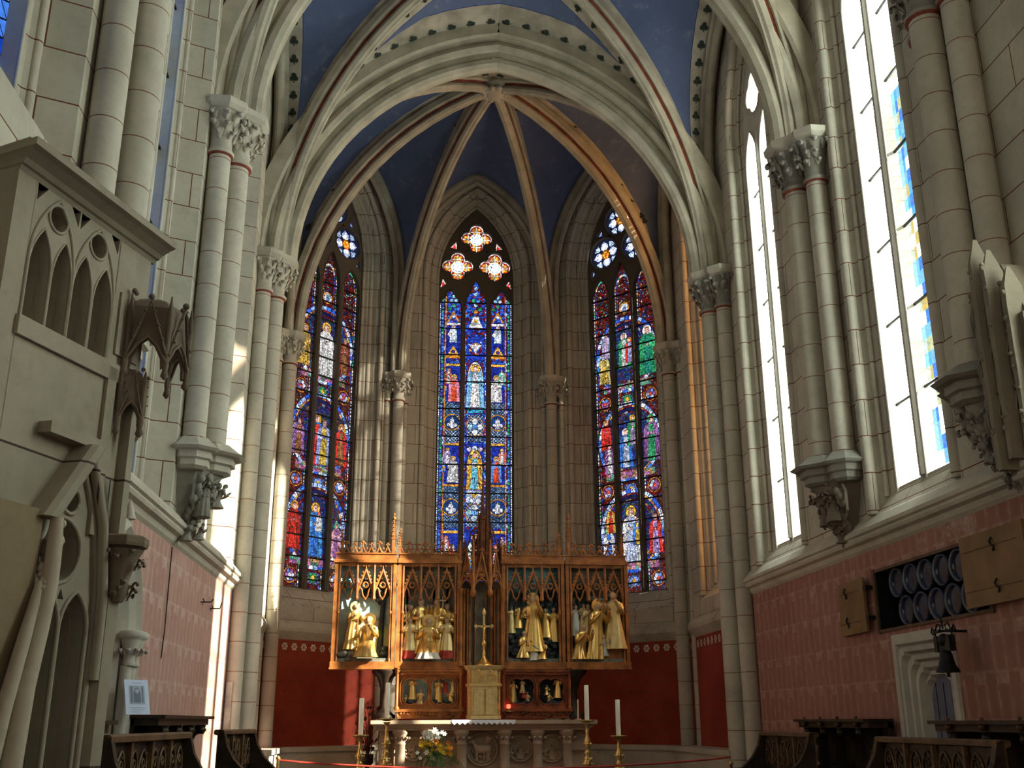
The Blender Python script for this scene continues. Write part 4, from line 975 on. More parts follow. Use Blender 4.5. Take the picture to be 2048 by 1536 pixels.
m.build('cornice', 'gallery_stone', gal)
ZL = 3.39
def gl(x0, x1): return [(p, q) for p, q in outline((x1 - x0) / 2, ZL, 3.73, 3.95, 8, (x0 + x1) / 2)]
LX = [(-.853, -.700), (-.687, -.547), (-.531, -.384), (-.366, -.214)]
m = MB(); m.xf = GV
pcs = [(-.70, 4.0), (-.382, 4.0)]
cir = [(x, 3.945) for x in ((LX[0][1] + LX[1][0]) / 2, (LX[2][1] + LX[3][0]) / 2)]
fr_out = [(-.875, ZL - .02), (-.19, ZL - .02), (-.19, 4.095), (-.875, 4.095)]
def lanc(x0, x1, ins, za): return outline((x1 - x0) / 2 - ins, ZL + ins * .3, 3.66, za - ins, 8, (x0 + x1) / 2)
def rings(ins): return [lanc(a, b, ins, 3.87) for a, b in LX] + [circ(x, 3.965, .066 - ins, 14) for x, _ in cir]
tri = [[(-.875 + .012, 4.08), (-.79, 4.08), (-.86, 3.99)], [(-.54, 4.08), (-.61, 4.08), (-.545, 3.99)][::-1], [(-.53, 4.08), (-.46, 4.08), (-.53, 3.99)], [(-.205, 4.08), (-.28, 4.08), (-.212, 3.99)][::-1]]
m.plate(fr_out, rings(0) + tri, -.045, 0); m.plate(fr_out, [circ(-.5, 3.6, .001, 3)] if 0 else rings(.0), -.07, -.045); m.plate(fr_out, rings(.014), -.15, -.065); m.plate(fr_out, [lanc(a, b, .03, 3.87) for a, b in LX] + [foil(x, 3.965, .045, 3, 7, .5, pi / 2) for x, _ in cir], -.25, -.15)
m.build('parapet_tracery', 'gallery_tracery', gal)
m = MB(); m.xf = GV
for a, b in LX: m.tube([(p, q, -.002) for p, q in lanc(a, b, -.004, 3.87)], .008, 6)
for x, _ in cir: m.tube([(p, q, 0) for p, q in circ(x, 3.965, .070, 20)], .009, 6, closed=True)
for a, b in ((LX[0][0], LX[1][1]), (LX[2][0], LX[3][1])):
    m.tube([(p, q, 0) for p, q in outline((b - a) / 2 + .008, ZL, 3.70, 4.06, 12, (a + b) / 2)], .010, 6)
m.build('roll_moulding', 'gallery_tracery', gal)
m = MB(); m.xf = GV
m.box(-1.0, -.868, 2.55, 4.09, -.30, .0); m.box(-.20, .09, 3.36, 4.09, -.24, 0); m.box(-.15, .05, 3.45, 3.80, -.02, .012)
m.build('corner_pier', 'gallery_stone', gal)
m = MB(); m.xf = GV
m.box(-.88, -.10, 3.30, 3.395, -.28, .02)                    # sill of the parapet
m.plate([(-.875, 2.5), (-.62, 2.5), (-.30, 2.97), (-.19, 2.97), (-.19, 3.31), (-.875, 3.31)], [], -.28, 0)
m.plate([(-1.0, 1.2), (-.56, 1.2), (-.56, 2.52), (-1.0, 2.56)], [], -.30, .0)
m.build('lower_wall', 'gallery_stone', gal)
m = MB(); m.xf = GV
m.box(-.63, -.245, 2.895, 2.95, -.06, .07)
m.loft([[(a, z, c) for a, c in ((x0, 0), (x0, .10), (x0 + .03, .12), (x1 - .03, .12), (x1, .10), (x1, 0))] for z, x0, x1 in ((2.50, -.64, -.53), (2.90, -.36, -.25))], 0, False)
m.build('raking_strut', 'gallery_stone', gal)
m = MB(); m.xf = GV                                        # tall side post with hollow chamfers
for x0, x1, c0, c1 in ((-.15, .05, -.24, .0), (-.19, -.12, -.2, .02), (.0, .05, -.1, .05)): m.box(x0, x1, 2.49, 3.37, c0, c1)
m.build('side_post', 'gallery_stone', gal)
# lower tracery: two tall lights under a big ring and a small ring
m = MB(); m.xf = GV
o_ = [(-.58, 0), (.02, 0), (.02, 2.50), (-.12, 2.88), (-.27, 2.88), (-.60, 2.46)]
def lo(ins): return [outline(.100 - ins, .05, 2.02, 2.20 - ins, 8, -.425), outline(.100 - ins, .05, 2.02, 2.20 - ins, 8, -.208)] + [circ(-.375, 2.385, .150 - ins, 22), circ(-.335, 2.63, .062 - ins * .7, 16)]
m.plate(o_, lo(0) + [[(-.325, 2.21), (-.345, 2.16), (-.298, 2.16)]], -.08, 0); m.plate(o_, lo(.022), -.17, -.075); m.plate(o_, lo(.045)[:2] + [foil(-.375, 2.385, .115, 3, 8, .5, pi / 2), foil(-.335, 2.63, .032, 3, 6, .5, pi / 2)], -.26, -.165)
for h in lo(-.006): m.tube([(p, q, 0) for p, q in h], .012, 6, closed=len(h) > 19)
m.tube([(p, q, .005) for p, q in outline(.25, .1, 2.05, 2.86, 14, -.315)], .018, 6)
m.build('lower_tracery', 'gallery_tracery', gal)
m = MB(); m.xf = GV
m.tube([GVp for GVp in ((-.25, 2.86, .03), (-.12, 2.55, .04), (-.06, 2.2, .04), (-.045, 1.8, .03))], .028, 8); m.tube([(-.22, 2.86, .0), (-.07, 2.5, .02), (.0, 2.1, .02)], .02, 8)
m.box(-.07, .10, 0, 2.40, -.24, -.02); m.loft([[(x, z, c) for x, c in ((-.05, -.02), (-.02, .05), (.05, .06), (.09, .0))] for z in (0, 2.2)], 0, False)
m.build('lower_pier', 'gallery_stone', gal)
m = MB(); m.xf = GV
m.box(-1.0, .06, 3.24, 3.32, -.62, -.27); m.box(-.02, .06, 0, 3.3, -.88, -.24); m.box(-1.0, -.9, 0, 3.3, -.60, -.28); m.box(-1.0, .06, 0, 3.3, -.66, -.60)  # slab and walls added to keep light out of the lower openings
m.build('light_blocker', 'gallery_stone', gal)
# bracket capital on the pier
m = MB(); c0 = Vector(GV(.03, 0, .06))
m.loft([[(x, y, z) for x, y in octa(c0.x, c0.y, r)] for z, r in ((2.44, .085), (2.455, .125), (2.47, .13), (2.50, .13), (2.51, .11))], 0, False)
m.lathe([(.03, 2.18), (.055, 2.22), (.05, 2.28), (.075, 2.38), (.11, 2.44)], c0.x, c0.y, 0, 12)
for i in range(26):
    a = R.uniform(0, 6.28); z = R.uniform(2.2, 2.43); r = .05 + (z - 2.2) * .2; leaf(m, (c0.x + r * cos(a), c0.y + r * sin(a), z), (cos(a), sin(a), 0), .035, R)
k = m.build('bracket_capital', 'dark_carving', gal)
# broken clustered shafts at the near end
m = MB(); m.xf = lambda a, b, c: GV(a, b, c)
rr = [[(-.80, 0, 0), (-.52, 0, .10), (-.47, 0, 0)]]
m.box(-.98, -.60, 1.0, 2.53, .0, .07)
m.build('sandstone_block', 'sandstone', gal)
m = MB(); m.xf = GV
for pts, r in (([(-.545, 2.50, .10), (-.55, 2.36, .11), (-.565, 2.2, .12), (-.60, 2.0, .13), (-.66, 1.75, .14), (-.70, 1.4, .15), (-.72, .9, .16), (-.73, 0, .16)], [.030, .036, .040, .040, .045, .05, .05, .05]),
               ([(-.50, 2.42, .04), (-.505, 2.28, .06), (-.53, 2.12, .07), (-.57, 1.9, .08), (-.62, 1.6, .08), (-.65, 1.2, .08), (-.66, .6, .08), (-.66, 0, .08)], [.02, .032, .034, .032, .035, .038, .04, .04]),
               ([(-.60, 2.2, .10), (-.68, 1.95, .12), (-.76, 1.65, .13), (-.82, 1.3, .13), (-.84, .6, .13)], [.02, .03, .035, .04, .04])):
    m.tube(pts, r, 10)
for i in range(22): z = R.uniform(1.9, 2.5); m.ball((-.53 - (2.5 - z) * .15 + R.uniform(-.03, .03), z, .08 + R.uniform(-.02, .05)), R.uniform(.015, .035), 0, 6)
m.build('broken_shafts', 'pale_carving', gal)
def canopy(loc, w_, h, label, nf=3, seed=1, mat='dark_carving'):
    """hanging gothic canopy: gabled faces, pendants, crockets"""
    t = thing('niche_canopy', loc, label, 'canopy'); R = random.Random(seed); L = Vector(loc)
    top = MB(); arc_ = []
    for i in range(nf + 1): a = -pi / 2 - .25 + (pi * .95) * i / nf; arc_.append(GU * (w_ / 2 * sin(a) if 0 else w_ / 2 * -cos(a + pi / 2)) + GN * w_ * .55 * sin(a + pi / 2))
    arc_ = [GU * (-w_ / 2 * cos(pi * i / nf)) + GN * (w_ * .5 * sin(pi * i / nf)) for i in range(nf + 1)]
    top.loft([[tuple(L + p * q + Vector((0, 0, z))) for p in arc_] for z, q in ((h * .55, 1.0), (h * .80, .95), (h * .92, .72), (h, .35))], 0, False)
    for i in range(40): p = R.choice(arc_) * R.uniform(.6, 1.0); top.ball(tuple(L + p + Vector((0, 0, R.uniform(h * .6, h)))), R.uniform(.008, .02), 0, 6)
    top.build('crown', mat, t)
    for i in range(nf):
        a, b = arc_[i], arc_[i + 1]; u_ = (b - a); ln = u_.length; u_ = u_ / ln; n_ = Vector((u_.y, -u_.x, 0)); n_ = n_ if n_.dot(a + b) > 0 else -n_
        m = MB(); m.xf = frame(L + a, u_, n_)
        m.plate([(0, 0), (ln * .12, -.02), (ln * .15, h * .1), (ln * .32, h * .26), (ln * .5, h * .34), (ln * .68, h * .26), (ln * .85, h * .1), (ln * .88, -.02), (ln, 0), (ln, h * .62), (0, h * .62)], [], -.015, .0)
        m.tube([(0, h * .14, .015), (ln * .5, h * .85, .03), (ln, h * .14, .015)], ln * .05, 6); m.tube([(0, h * .05, .012), (ln * .25, h * .26, .016), (ln * .5, h * .36, .018), (ln * .75, h * .26, .016), (ln, h * .05, .012)], ln * .045, 6)
        m.ball((ln * .5, h * .9, .03), ln * .1, 0, 6)
        for s_ in (.12, .25, .38, .62, .75, .88): m.ball((ln * s_, h * (.14 + .71 * (1 - abs(2 * s_ - 1))) + .01, .03), ln * .045, 0, 6)
        m.build('gabled_arch', mat, t)
    for p in arc_:
        m = MB(); m.lathe([(.004, -.08), (.022, -.06), (.014, -.03), (.018, 0), (.014, .04), (.016, h * .7), (.004, h * .95)], L.x + p.x * 1.02, L.y + p.y * 1.02, L.z, 8); m.build('pendant', mat, t)
    return t
q = GV(.12, 3.42, .03); canopy(q, .40, .42, 'dark crumbling gabled canopy hanging at the right end of the stone gallery', 3, 3)
q = GV(-.01, 3.10, .03); canopy(q, .16, .30, 'small dark broken canopy below the larger one at the gallery end', 2, 4)
GUs, GNs = GU, GN; GU, GN = Vector((0, -1, 0)), Vector((-1, 0, 0))
CQ = atx(2024, 905, 4.55)
t = thing('niche_canopy', (4.6, CQ.y, CQ.z), 'tall pale weathered canopy of carved stone cut by the right edge', 'canopy'); R = random.Random(5)
m = MB(); cy0 = CQ.y
m.box(4.55, XR, cy0 - .42, cy0 + .16, CQ.z + .05, CQ.z + 1.0); m.loft([[(XR, cy0 + .14 * q, z), (4.6, cy0 + .12 * q, z), (4.6, cy0 - .4 * q, z), (XR, cy0 - .42 * q, z)] for z, q in ((CQ.z + 1.0, 1), (CQ.z + 1.5, .4))], 0, False); m.build('core', 'dark_carving', t)  # dark core behind the fins paints the shade of the openings
for i, (dy, x, z0, z1) in enumerate(((.17, 4.60, .0, 1.25), (.06, 4.50, -.12, 1.5), (-.07, 4.44, -.16, 1.75), (-.20, 4.46, -.10, 1.6), (-.33, 4.52, -.1, 1.4))):
    m = MB(); zs_ = [z0 + (z1 - z0) * k / 9 for k in range(10)]
    m.loft([[(x + a * (1 + R.uniform(-.12, .12)), cy0 + dy + b * (1 + R.uniform(-.2, .2)), CQ.z + z) for a, b in ((-.05, -.028), (-.05, .028), (.10, .028), (.10, -.028))] for z in zs_[:-1]] + [[(x + .02 + a * .2, cy0 + dy + b * .2, CQ.z + z1) for a, b in ((-.05, -.028), (-.05, .028), (.10, .028), (.10, -.028))]], 0, False)
    for k in range(9): m.ball((x - .05 + R.uniform(-.01, .02), cy0 + dy + R.uniform(-.02, .02), CQ.z + R.uniform(z0 + .2, z1 - .1)), R.uniform(.012, .028), 0, 5)
    m.build('buttress', 'weathered_carving', t)
    if i:
        m = MB(); ym = cy0 + dy + .065
        for zz in (.18, .62, 1.02):
            m = MB(); m.tube([(x, ym - .06, CQ.z + zz), (x - .02, ym - .04, CQ.z + zz + .12), (x - .02, ym, CQ.z + zz + .24), (x - .02, ym + .04, CQ.z + zz + .12), (x, ym + .06, CQ.z + zz)], [.016, .014, .012, .014, .016], 5); m.ball((x - .02, ym, CQ.z + zz + .27), .022, 0, 5)
            m.build('gablet', 'weathered_carving', t)
# ---- blind arch in the left wall
ar = thing('blind_arch', (XL, 9.25, 0), 'pale moulded stone arch with carved capitals in the red left wall', 'arch')
xf = frame((XL, 9.25, 0), (0, 1, 0), (1, 0, 0))
m = MB(); m.xf = xf
prf = [(.80, .0), (.80, .05), (.74, .08), (.70, .03), (.66, .05), (.60, .0), (.57, -.06), (.52, -.04), (.47, -.12), (.44, -.18)]
m.loft([[(a, b, c) for a, b in outline(hw, 0, 2.2, 3.12 + (hw - .66) * 1.3, 12)] for hw, c in prf], 0, False, False, False)
m.tube([(0, 3.28, .06), (0, 3.40, .05), (0, 3.52, .03)], [.05, .025, .01], 8); m.ball((0, 3.5, .05), .03)
m.build('archivolt', 'window_stone', ar)
m = MB(); m.xf = xf; m.plate(outline(.46, 0, 2.2, 2.95, 10), [outline(.19, 1.7, 2.15, 2.5, 6, -.22), outline(.19, 1.7, 2.15, 2.5, 6, .22), foil(0, 2.62, .15, 4, 6)], -.24, -.14); m.build('blind_tracery', 'window_stone', ar)
m = MB(); m.xf = xf; m.plate(outline(.66, 0, 2.2, 3.12, 10), [], -.30, -.28); m.build('back_wall', 'painted_brickwork', ar)
for s_ in (-1, 1):
    for hw in (.55, .70):
        m = MB(); m.lathe([(.05, 0), (.05, 2.08)], XL + .02, 9.25 + s_ * hw, 0, 10); m.lathe([(.055, 2.08), (.06, 2.1), (.05, 2.12), (.055, 2.2), (.09, 2.3), (.09, 2.31), (.11, 2.32), (.12, 2.36), (.1, 2.38)], XL + .04, 9.25 + s_ * hw, 0, 10)
        for i in range(9): a = i * .7; leaf(m, (XL + .04 + .06 * cos(a), 9.25 + s_ * hw + .06 * sin(a), 2.2), (cos(a), sin(a), 0), .055, R)
        m.build('jamb_shaft', 'window_stone', ar)
# ============================================================= THE HIGH ALTAR
YR = 17.5; YM = 17.0
def P_(px, py, Y=YR): return at(px, py, Y)
def X_(px, py=1200, Y=YR): return at(px, py, Y).x
def Z_(py, px=960, Y=YR): return at(px, py, Y).z
ZF = .6
def fleuron(m, x, y, z, s, mat=0):
    m.tube([(x, y, z), (x, y, z + s * .6)], s * .10, 5, mat)
    for dx, dz, r in ((0, .85, .2), (-.30, .62, .17), (.30, .62, .17), (0, .58, .14), (-.17, .78, .12), (.17, .78, .12)): m.ball((x + dx * s, y, z + dz * s), r * s, mat, 6, 1, .8)
def cresting(m, x0, x1, y, z, n, h, mat=0):
    w_ = (x1 - x0) / n
    for i in range(n):
        a = x0 + w_ * i; c = a + w_ / 2
        for sg in (-1, 1): m.tube([(c + sg * w_ * t, y, z + h * q) for t, q in ((.5, .62), (.40, .38), (.22, .12), (0, .0))], [.010, .016, .016, .014], 5, mat)
        m.ball((c, y - .005, z + h * .42), .020, mat, 6); m.ball((c - .04, y, z + h * .38), .013, mat, 5); m.ball((c + .04, y, z + h * .38), .013, mat, 5)
        if i: fleuron(m, a, y, z + h * .5, h * (.62 if i % 2 else .46), mat)
def pinnacle(m, x, y, z0, z1, r, mat=0, crockets=True):
    m.loft([[(px_, py_, z) for px_, py_ in octa(x, y, q, 4, pi / 4)] for z, q in ((z0, r), (z0 + (z1 - z0) * .45, r), (z0 + (z1 - z0) * .46, r * 1.35), (z0 + (z1 - z0) * .5, r * 1.2), (z1, r * .12))], mat, False)
    m.ball((x, y, z1), r * .55, mat, 6); m.ball((x, y, z1 - r * 2), r * .8, mat, 6)
    if crockets:
        for i in range(5):
            t = .54 + i * .09; z = z0 + (z1 - z0) * t; q = r * (1.2 - 1.1 * (t - .5) * 2) + r * .3
            for dx, dy in ((q, 0), (-q, 0), (0, -q)): m.ball((x + dx, y + dy, z), r * .42, mat, 5)
def gables(m, x0, x1, y, zt, zb, n, mat=0):
    """row of crocketed gables with pierced circles, hanging posts between"""
    w_ = (x1 - x0) / n; H = zt - zb
    for i in range(n):
        c = x0 + w_ * (i + .5)
        top = zb + H * .84; base = zb + H * .26
        for sg in (-1, 1):
            m.tube([(c + sg * w_ * .47, y, base), (c, y - .01, top)], .026, 4, mat)
            for k in range(5): t = .15 + k * .17; m.ball((c + sg * (w_ * .47 * (1 - t) + .022), y - .01, base + (top - base) * t + .01), .023, mat, 5)
            # trefoiled arch below
            m.tube([(c + sg * w_ * t, y + .005, zb + H * q) for t, q in ((.47, .10), (.47, .18), (.44, .26), (.37, .33), (.29, .34), (.22, .30), (.18, .22), (.15, .14), (.08, .09), (0, .05))], .016, 5, mat)
        m.tube([(p, y, q) for p, q in circ(c, zb + H * .42, w_ * .155, 14)], .015, 5, mat, closed=True)
        for a in range(4): m.ball((c + w_ * .10 * cos(a * pi / 2 + .78), y, zb + H * .42 + w_ * .10 * sin(a * pi / 2 + .78)), .011, mat, 5)
        m.tube([(c, y, zb + H * .58), (c, y, zb + H * .7)], .01, 4, mat); m.ball((c, y, zb + H * .04), .022, mat, 6)
        fleuron(m, c, y - .01, top - .02, H * .22, mat)
    for i in range(1, n):
        x = x0 + w_ * i; m.loft([[(a, b, z) for a, b in octa(x, y - .015, r, 6)] for z, r in ((zb, .015), (zb + .03, .042), (zb + .06, .032), (zb + H * .45, .030), (zb + H * .46, .038), (zb + H * .5, .026), (zt, .022))], mat, False)
scene_R = random.Random(77)
FM = ['gold', 'skin', 'hair_brown', 'robe_white', 'robe_red', 'gold_pale']
def fig(parent, x, z, h, pose='stand', robe=0, arms=((.3, .35), (.3, .35)), f=0., bend=0., halo=None, hem=None, y=None, head=5, yb=0.):
    m = MB(); figure(m, (x, (YR + .10 if y is None else y) + yb, z), h, (f, -1), pose, (robe, 1, head), scene_R, arms, bend, .8, halo, hem)
    m.build('carved_figure', FM, parent)
TOPZ = Z_(1122); BOTZ = Z_(1337)
AT = thing('altarpiece', (X_(960), YR, Z_(1437)), 'carved wooden winged altarpiece with gold relief figures standing behind the altar', 'altarpiece')
BD = .19
def wing(x0, x1, label, scene, n=3, lit=0):
    z0, z1 = BOTZ, TOPZ; fm = 'retable_oak'
    m = MB()
    m.box(x0 - .01, x1 + .01, YR - .03, YR + .26, z0, z0 + .105); m.box(x0 - .02, x1 + .02, YR - .045, YR + .26, z0 - .015, z0 + .012)
    m.box(x0, x0 + .055, YR - .02, YR + .26, z0 + .10, z1); m.box(x1 - .055, x1, YR - .02, YR + .26, z0 + .10, z1)
    m.box(x0 - .02, x1 + .02, YR - .05, YR + .26, z1 - .05, z1); m.box(x0 + .05, x1 - .05, YR + .0, YR + .05, z1 - .10, z1 - .04)
    t = m.build('relief_panel', fm, AT, None, label)
    for sg, x in ((1, x0 + .085), (-1, x1 - .085)):
        m = MB(); m.lathe([(.028, z0 + .10), (.028, z0 + .14), (.02, z0 + .16), (.02, z0 + .85), (.034, z0 + .87), (.034, z0 + .89), (.02, z0 + .91), (.02, z1 - .06)], x, YR + .01, 0, 8); m.build('side_colonnette', fm, t)
    m = MB(); m.box(x0 + .05, x1 - .05, YR + BD, YR + BD + .02, z0 + .10, z1 - .05); bk = m
    m = MB(); gables(m, x0 + .09, x1 - .09, YR + .02, z1 - .06, z1 - .66, n); m.build('gabled_tracery', fm, t)
    m = MB(); m.box(x0, x1, YR + .0, YR + .10, z1, z1 + .035); m.box(x0 + .02, x1 - .02, YR + .02, YR + .08, z1 + .035, z1 + .10); m.box(x0, x1, YR, YR + .10, z1 + .10, z1 + .12); cresting(m, x0 + .03, x1 - .03, YR + .05, z1 + .12, 7, .18); m.build('cresting', fm if lit else 'retable_oak', t)
    m = MB(); m.box(x0 + .05, x1 - .05, YR + .02, YR + .24, z0 + .10, z0 + .16); R = scene_R
    m.build('scene_ground', 'ground_paint', t)
    scene(t, x0 + .11, x1 - .11, z0 + .15, bk)
    return t
def tree(parent, x, z0, z1, r, crown, side=1):
    m = MB(); m.tube([(x, YR + .17, z0), (x + .02, YR + .15, (z0 + z1) / 2), (x + .05 * side, YR + .14, z1)], [r * 1.3, r, r * .8], 8); m.tube([(x, YR + .14, z1 - .25), (x - .16 * side, YR + .12, z1 - .08)], [r * .6, r * .4], 6); m.tube([(x, YR + .14, z1 - .2), (x + .13, YR + .12, z1 - .05)], [r * .6, r * .4], 6)
    m.build('carved_tree', 'rock_dark', parent); m = MB()
    for i in range(34): a = scene_R.uniform(-1, 1); m.ball((x + a * crown - .04, YR + .13 + scene_R.uniform(-.05, .05), z1 + scene_R.uniform(-.13, .15)), scene_R.uniform(.03, .06), 0, 6, 1, .7)
    m.build('carved_foliage', 'rock_dark', parent)
def rocks(parent, x, z, w_, h, n, mat='rock_dark', y=None):
    m = MB()
    for i in range(n): m.ball((x + scene_R.uniform(-w_, w_), (y or YR + .12) + scene_R.uniform(-.04, .04), z + scene_R.uniform(0, h)), scene_R.uniform(.03, .07), 0, 6, 1.3, .8, .8)
    m.build('carved_rocks', mat, parent)
def sc1(t, x0, x1, z, bk):
    bk.build('painted_background', 'cloud_paint', t); w_ = x1 - x0
    m = MB(); m.loft([[(x, YR + BD - .005 - d, zz) for x, zz in ((x0, z + .55), (x0 + w_ * .3, z + .62), (x0 + w_ * .6, z + .72), (x1, z + .5), (x1, z), (x0, z))] for d in (0, .03)], 0, False); m.build('painted_hills', 'hills_paint', t)
    m = MB(); m.tube([(x0 - .01, YR + BD - .015, z + 1.2), (x0 + .3, YR + BD - .015, z + 1.1), (x0 + .6, YR + BD - .015, z + 1.22)], .16, 8, 0, True, False, .2); m.build('painted_sky', 'sky_paint', t)
    tree(t, x1 - .14, z, z + 1.12, .045, .26); rocks(t, x0 + .12, z - .03, .10, .14, 9, 'stonework_paint', YR + .05); rocks(t, x1 - .08, z, .06, .2, 8)
    fig(t, x0 + w_ * .27, z + .15, .72, robe=0, f=.5, bend=.25, halo=0, yb=.03); fig(t, x0 + w_ * .62, z + .02, .86, 'sit', 0, ((.5, .2), (.4, .5)), -.4, .1, 0, None, YR + .04)
def sc2(t, x0, x1, z, bk):
    bk.build('painted_background', 'stonework_paint', t); w_ = x1 - x0
    m = MB()
    for i in range(4): m.box(x0 + w_ * (.04 + .27 * i), x0 + w_ * (.04 + .27 * i) + .035, YR + .19, YR + .24, z, z + 1.15); m.box(x0 + w_ * (.02 + .27 * i), x0 + w_ * (.02 + .27 * i) + .07, YR + .18, YR + .24, z + .82, z + .88)
    m.plate([(x0 + w_ * .5 + a, b) for a, b in outline(.15, z + .5, z + .75, z + .98, 6)], [], YR + .2, YR + .2) if 0 else None
    m.build('carved_columns', 'robe_white', t)
    for x, h, r, hm, y, f, ar, hl in ((.12, .80, 0, None, .15, .3, ((.2, .3), (.4, .5)), None), (.34, .90, 0, None, .14, .5, ((.3, .2), (.4, .55)), None), (.66, .90, 0, None, .14, -.4, ((.4, .55), (.3, .2)), None), (.88, .82, 0, None, .15, -.4, ((.6, .9), (.2, .3)), None)): fig(t, x0 + w_ * x, z + .08, h, robe=r, f=f, arms=ar, halo=hl, hem=hm, y=YR + y, head=5)
    fig(t, x0 + w_ * .13, z, .66, robe=5, hem=4, y=YR + .05); fig(t, x0 + w_ * .87, z, .66, robe=5, hem=4, y=YR + .05)
    fig(t, x0 + w_ * .5, z - .01, .88, 'sit', 0, ((.35, .4), (.35, .4)), 0, 0, 0, 3, YR + .03)
    m = MB(); m.tube([(x0 + w_ * .08, YR + .04, z + .4), (x0 + w_ * .03, YR + .03, z + .85)], .012, 6); m.build('staff', 'gold_pale', t); m = MB(); m.tube([(x0 + w_ * .78, YR + .08, z + .5), (x0 + w_ * .78, YR + .08, z + 1.0)], .009, 6); m.box(x0 + w_ * .78 - .05, x0 + w_ * .78 + .05, YR + .07, YR + .09, z + .93, z + .95); m.build('processional_cross', 'gold_pale', t)
def sc3(t, x0, x1, z, bk):
    bk.build('painted_background', 'sky_paint', t); w_ = x1 - x0
    tree(t, x1 - .06, z, z + 1.0, .03, .24); rocks(t, x0 + .13, z, .14, .40, 44); rocks(t, x1 - .14, z, .16, .30, 40); rocks(t, (x0 + x1) / 2, z - .04, .35, .05, 14)
    m = MB()
    for i in range(5): m.tube([(x0 + .02 + .05 * i, YR + .12, z + .80 + .05 * (i % 2)), (x0 + .10 + .05 * i, YR + .10, z + 1.08), (x0 + .2 + .06 * i, YR + .08, z + 1.0 - .03 * i)], [.03, .035, .012], 6)
    m.build('drooping_leaves', 'rock_dark', t)
    fig(t, x0 + w_ * .5, z + .12, .90, robe=0, f=-.3, bend=.12, arms=((.3, .2), (.5, .8)), halo=0, y=YR + .08)
    for x, zz, h, ps, r, f in ((.07, .42, .44, 'stand', 5, .3), (.22, .5, .40, 'stand', 0, .3), (.32, .02, .62, 'kneel', 0, .6), (.50, -.02, .55, 'kneel', 3, -.6), (.76, .35, .48, 'stand', 0, -.3), (.93, .28, .56, 'stand', 0, -.4), (.70, .0, .40, 'sit', 0, -.6)): fig(t, x0 + w_ * x, z + zz, h, ps, r, f=f, y=YR + .06 + (.07 if zz > .2 else 0))
def sc4(t, x0, x1, z, bk):
    bk.build('painted_background', 'stonework_paint', t); w_ = x1 - x0
    m = MB(); m.tube([(x0 + .3, YR + BD - .015, z + 1.0), (x0 + .55, YR + BD - .015, z + .95), (x1 - .1, YR + BD - .015, z + 1.1)], .12, 8, 0, True, False, .2); m.build('painted_sky', 'cloud_paint', t)
    tree(t, x0 + .12, z + .5, z + 1.05, .03, .26); rocks(t, x0 + .16, z, .16, .42, 40)
    m = MB(); m.box(x0 + w_ * .55, x1, YR + .04, YR + .2, z - .03, z + .08); m.box(x0 + w_ * .62, x1, YR + .07, YR + .2, z + .08, z + .17); m.build('carved_steps', 'retable_oak', t)
    for x, zz, h, ps, r, f, b, hl in ((.84, .165, .93, 'stand', 5, -.5, .05, None), (.48, .0, .92, 'stand', 0, .5, .15, 0), (.33, .28, .62, 'stand', 5, .4, .05, None), (.14, .0, .80, 'kneel', 0, .5, .3, None), (.08, .38, .50, 'stand', 3, .3, 0, None), (.24, .45, .46, 'stand', 5, .3, 0, None), (.62, .05, .5, 'kneel', 3, .3, 0, None)): fig(t, x0 + w_ * x, z + zz, h, ps, r, f=f, bend=b, halo=hl, y=YR + (.05 if zz < .2 else .13), arms=((.5, .5), (.5, .6)))
wing(X_(667), X_(792), 'sunlit far-left altarpiece panel with two gold figures beside a dark tree', sc1, lit=1)
wing(X_(795), X_(921), 'altarpiece panel of a seated gold-robed figure between bishops, left of the tabernacle', sc2)
wing(X_(1004), X_(1129), 'altarpiece panel with blue sky and a leaning haloed gold figure in a crowd', sc3)
wing(X_(1132), X_(1256), 'far-right altarpiece panel with standing figure on steps and kneeling gold crowd', sc4)
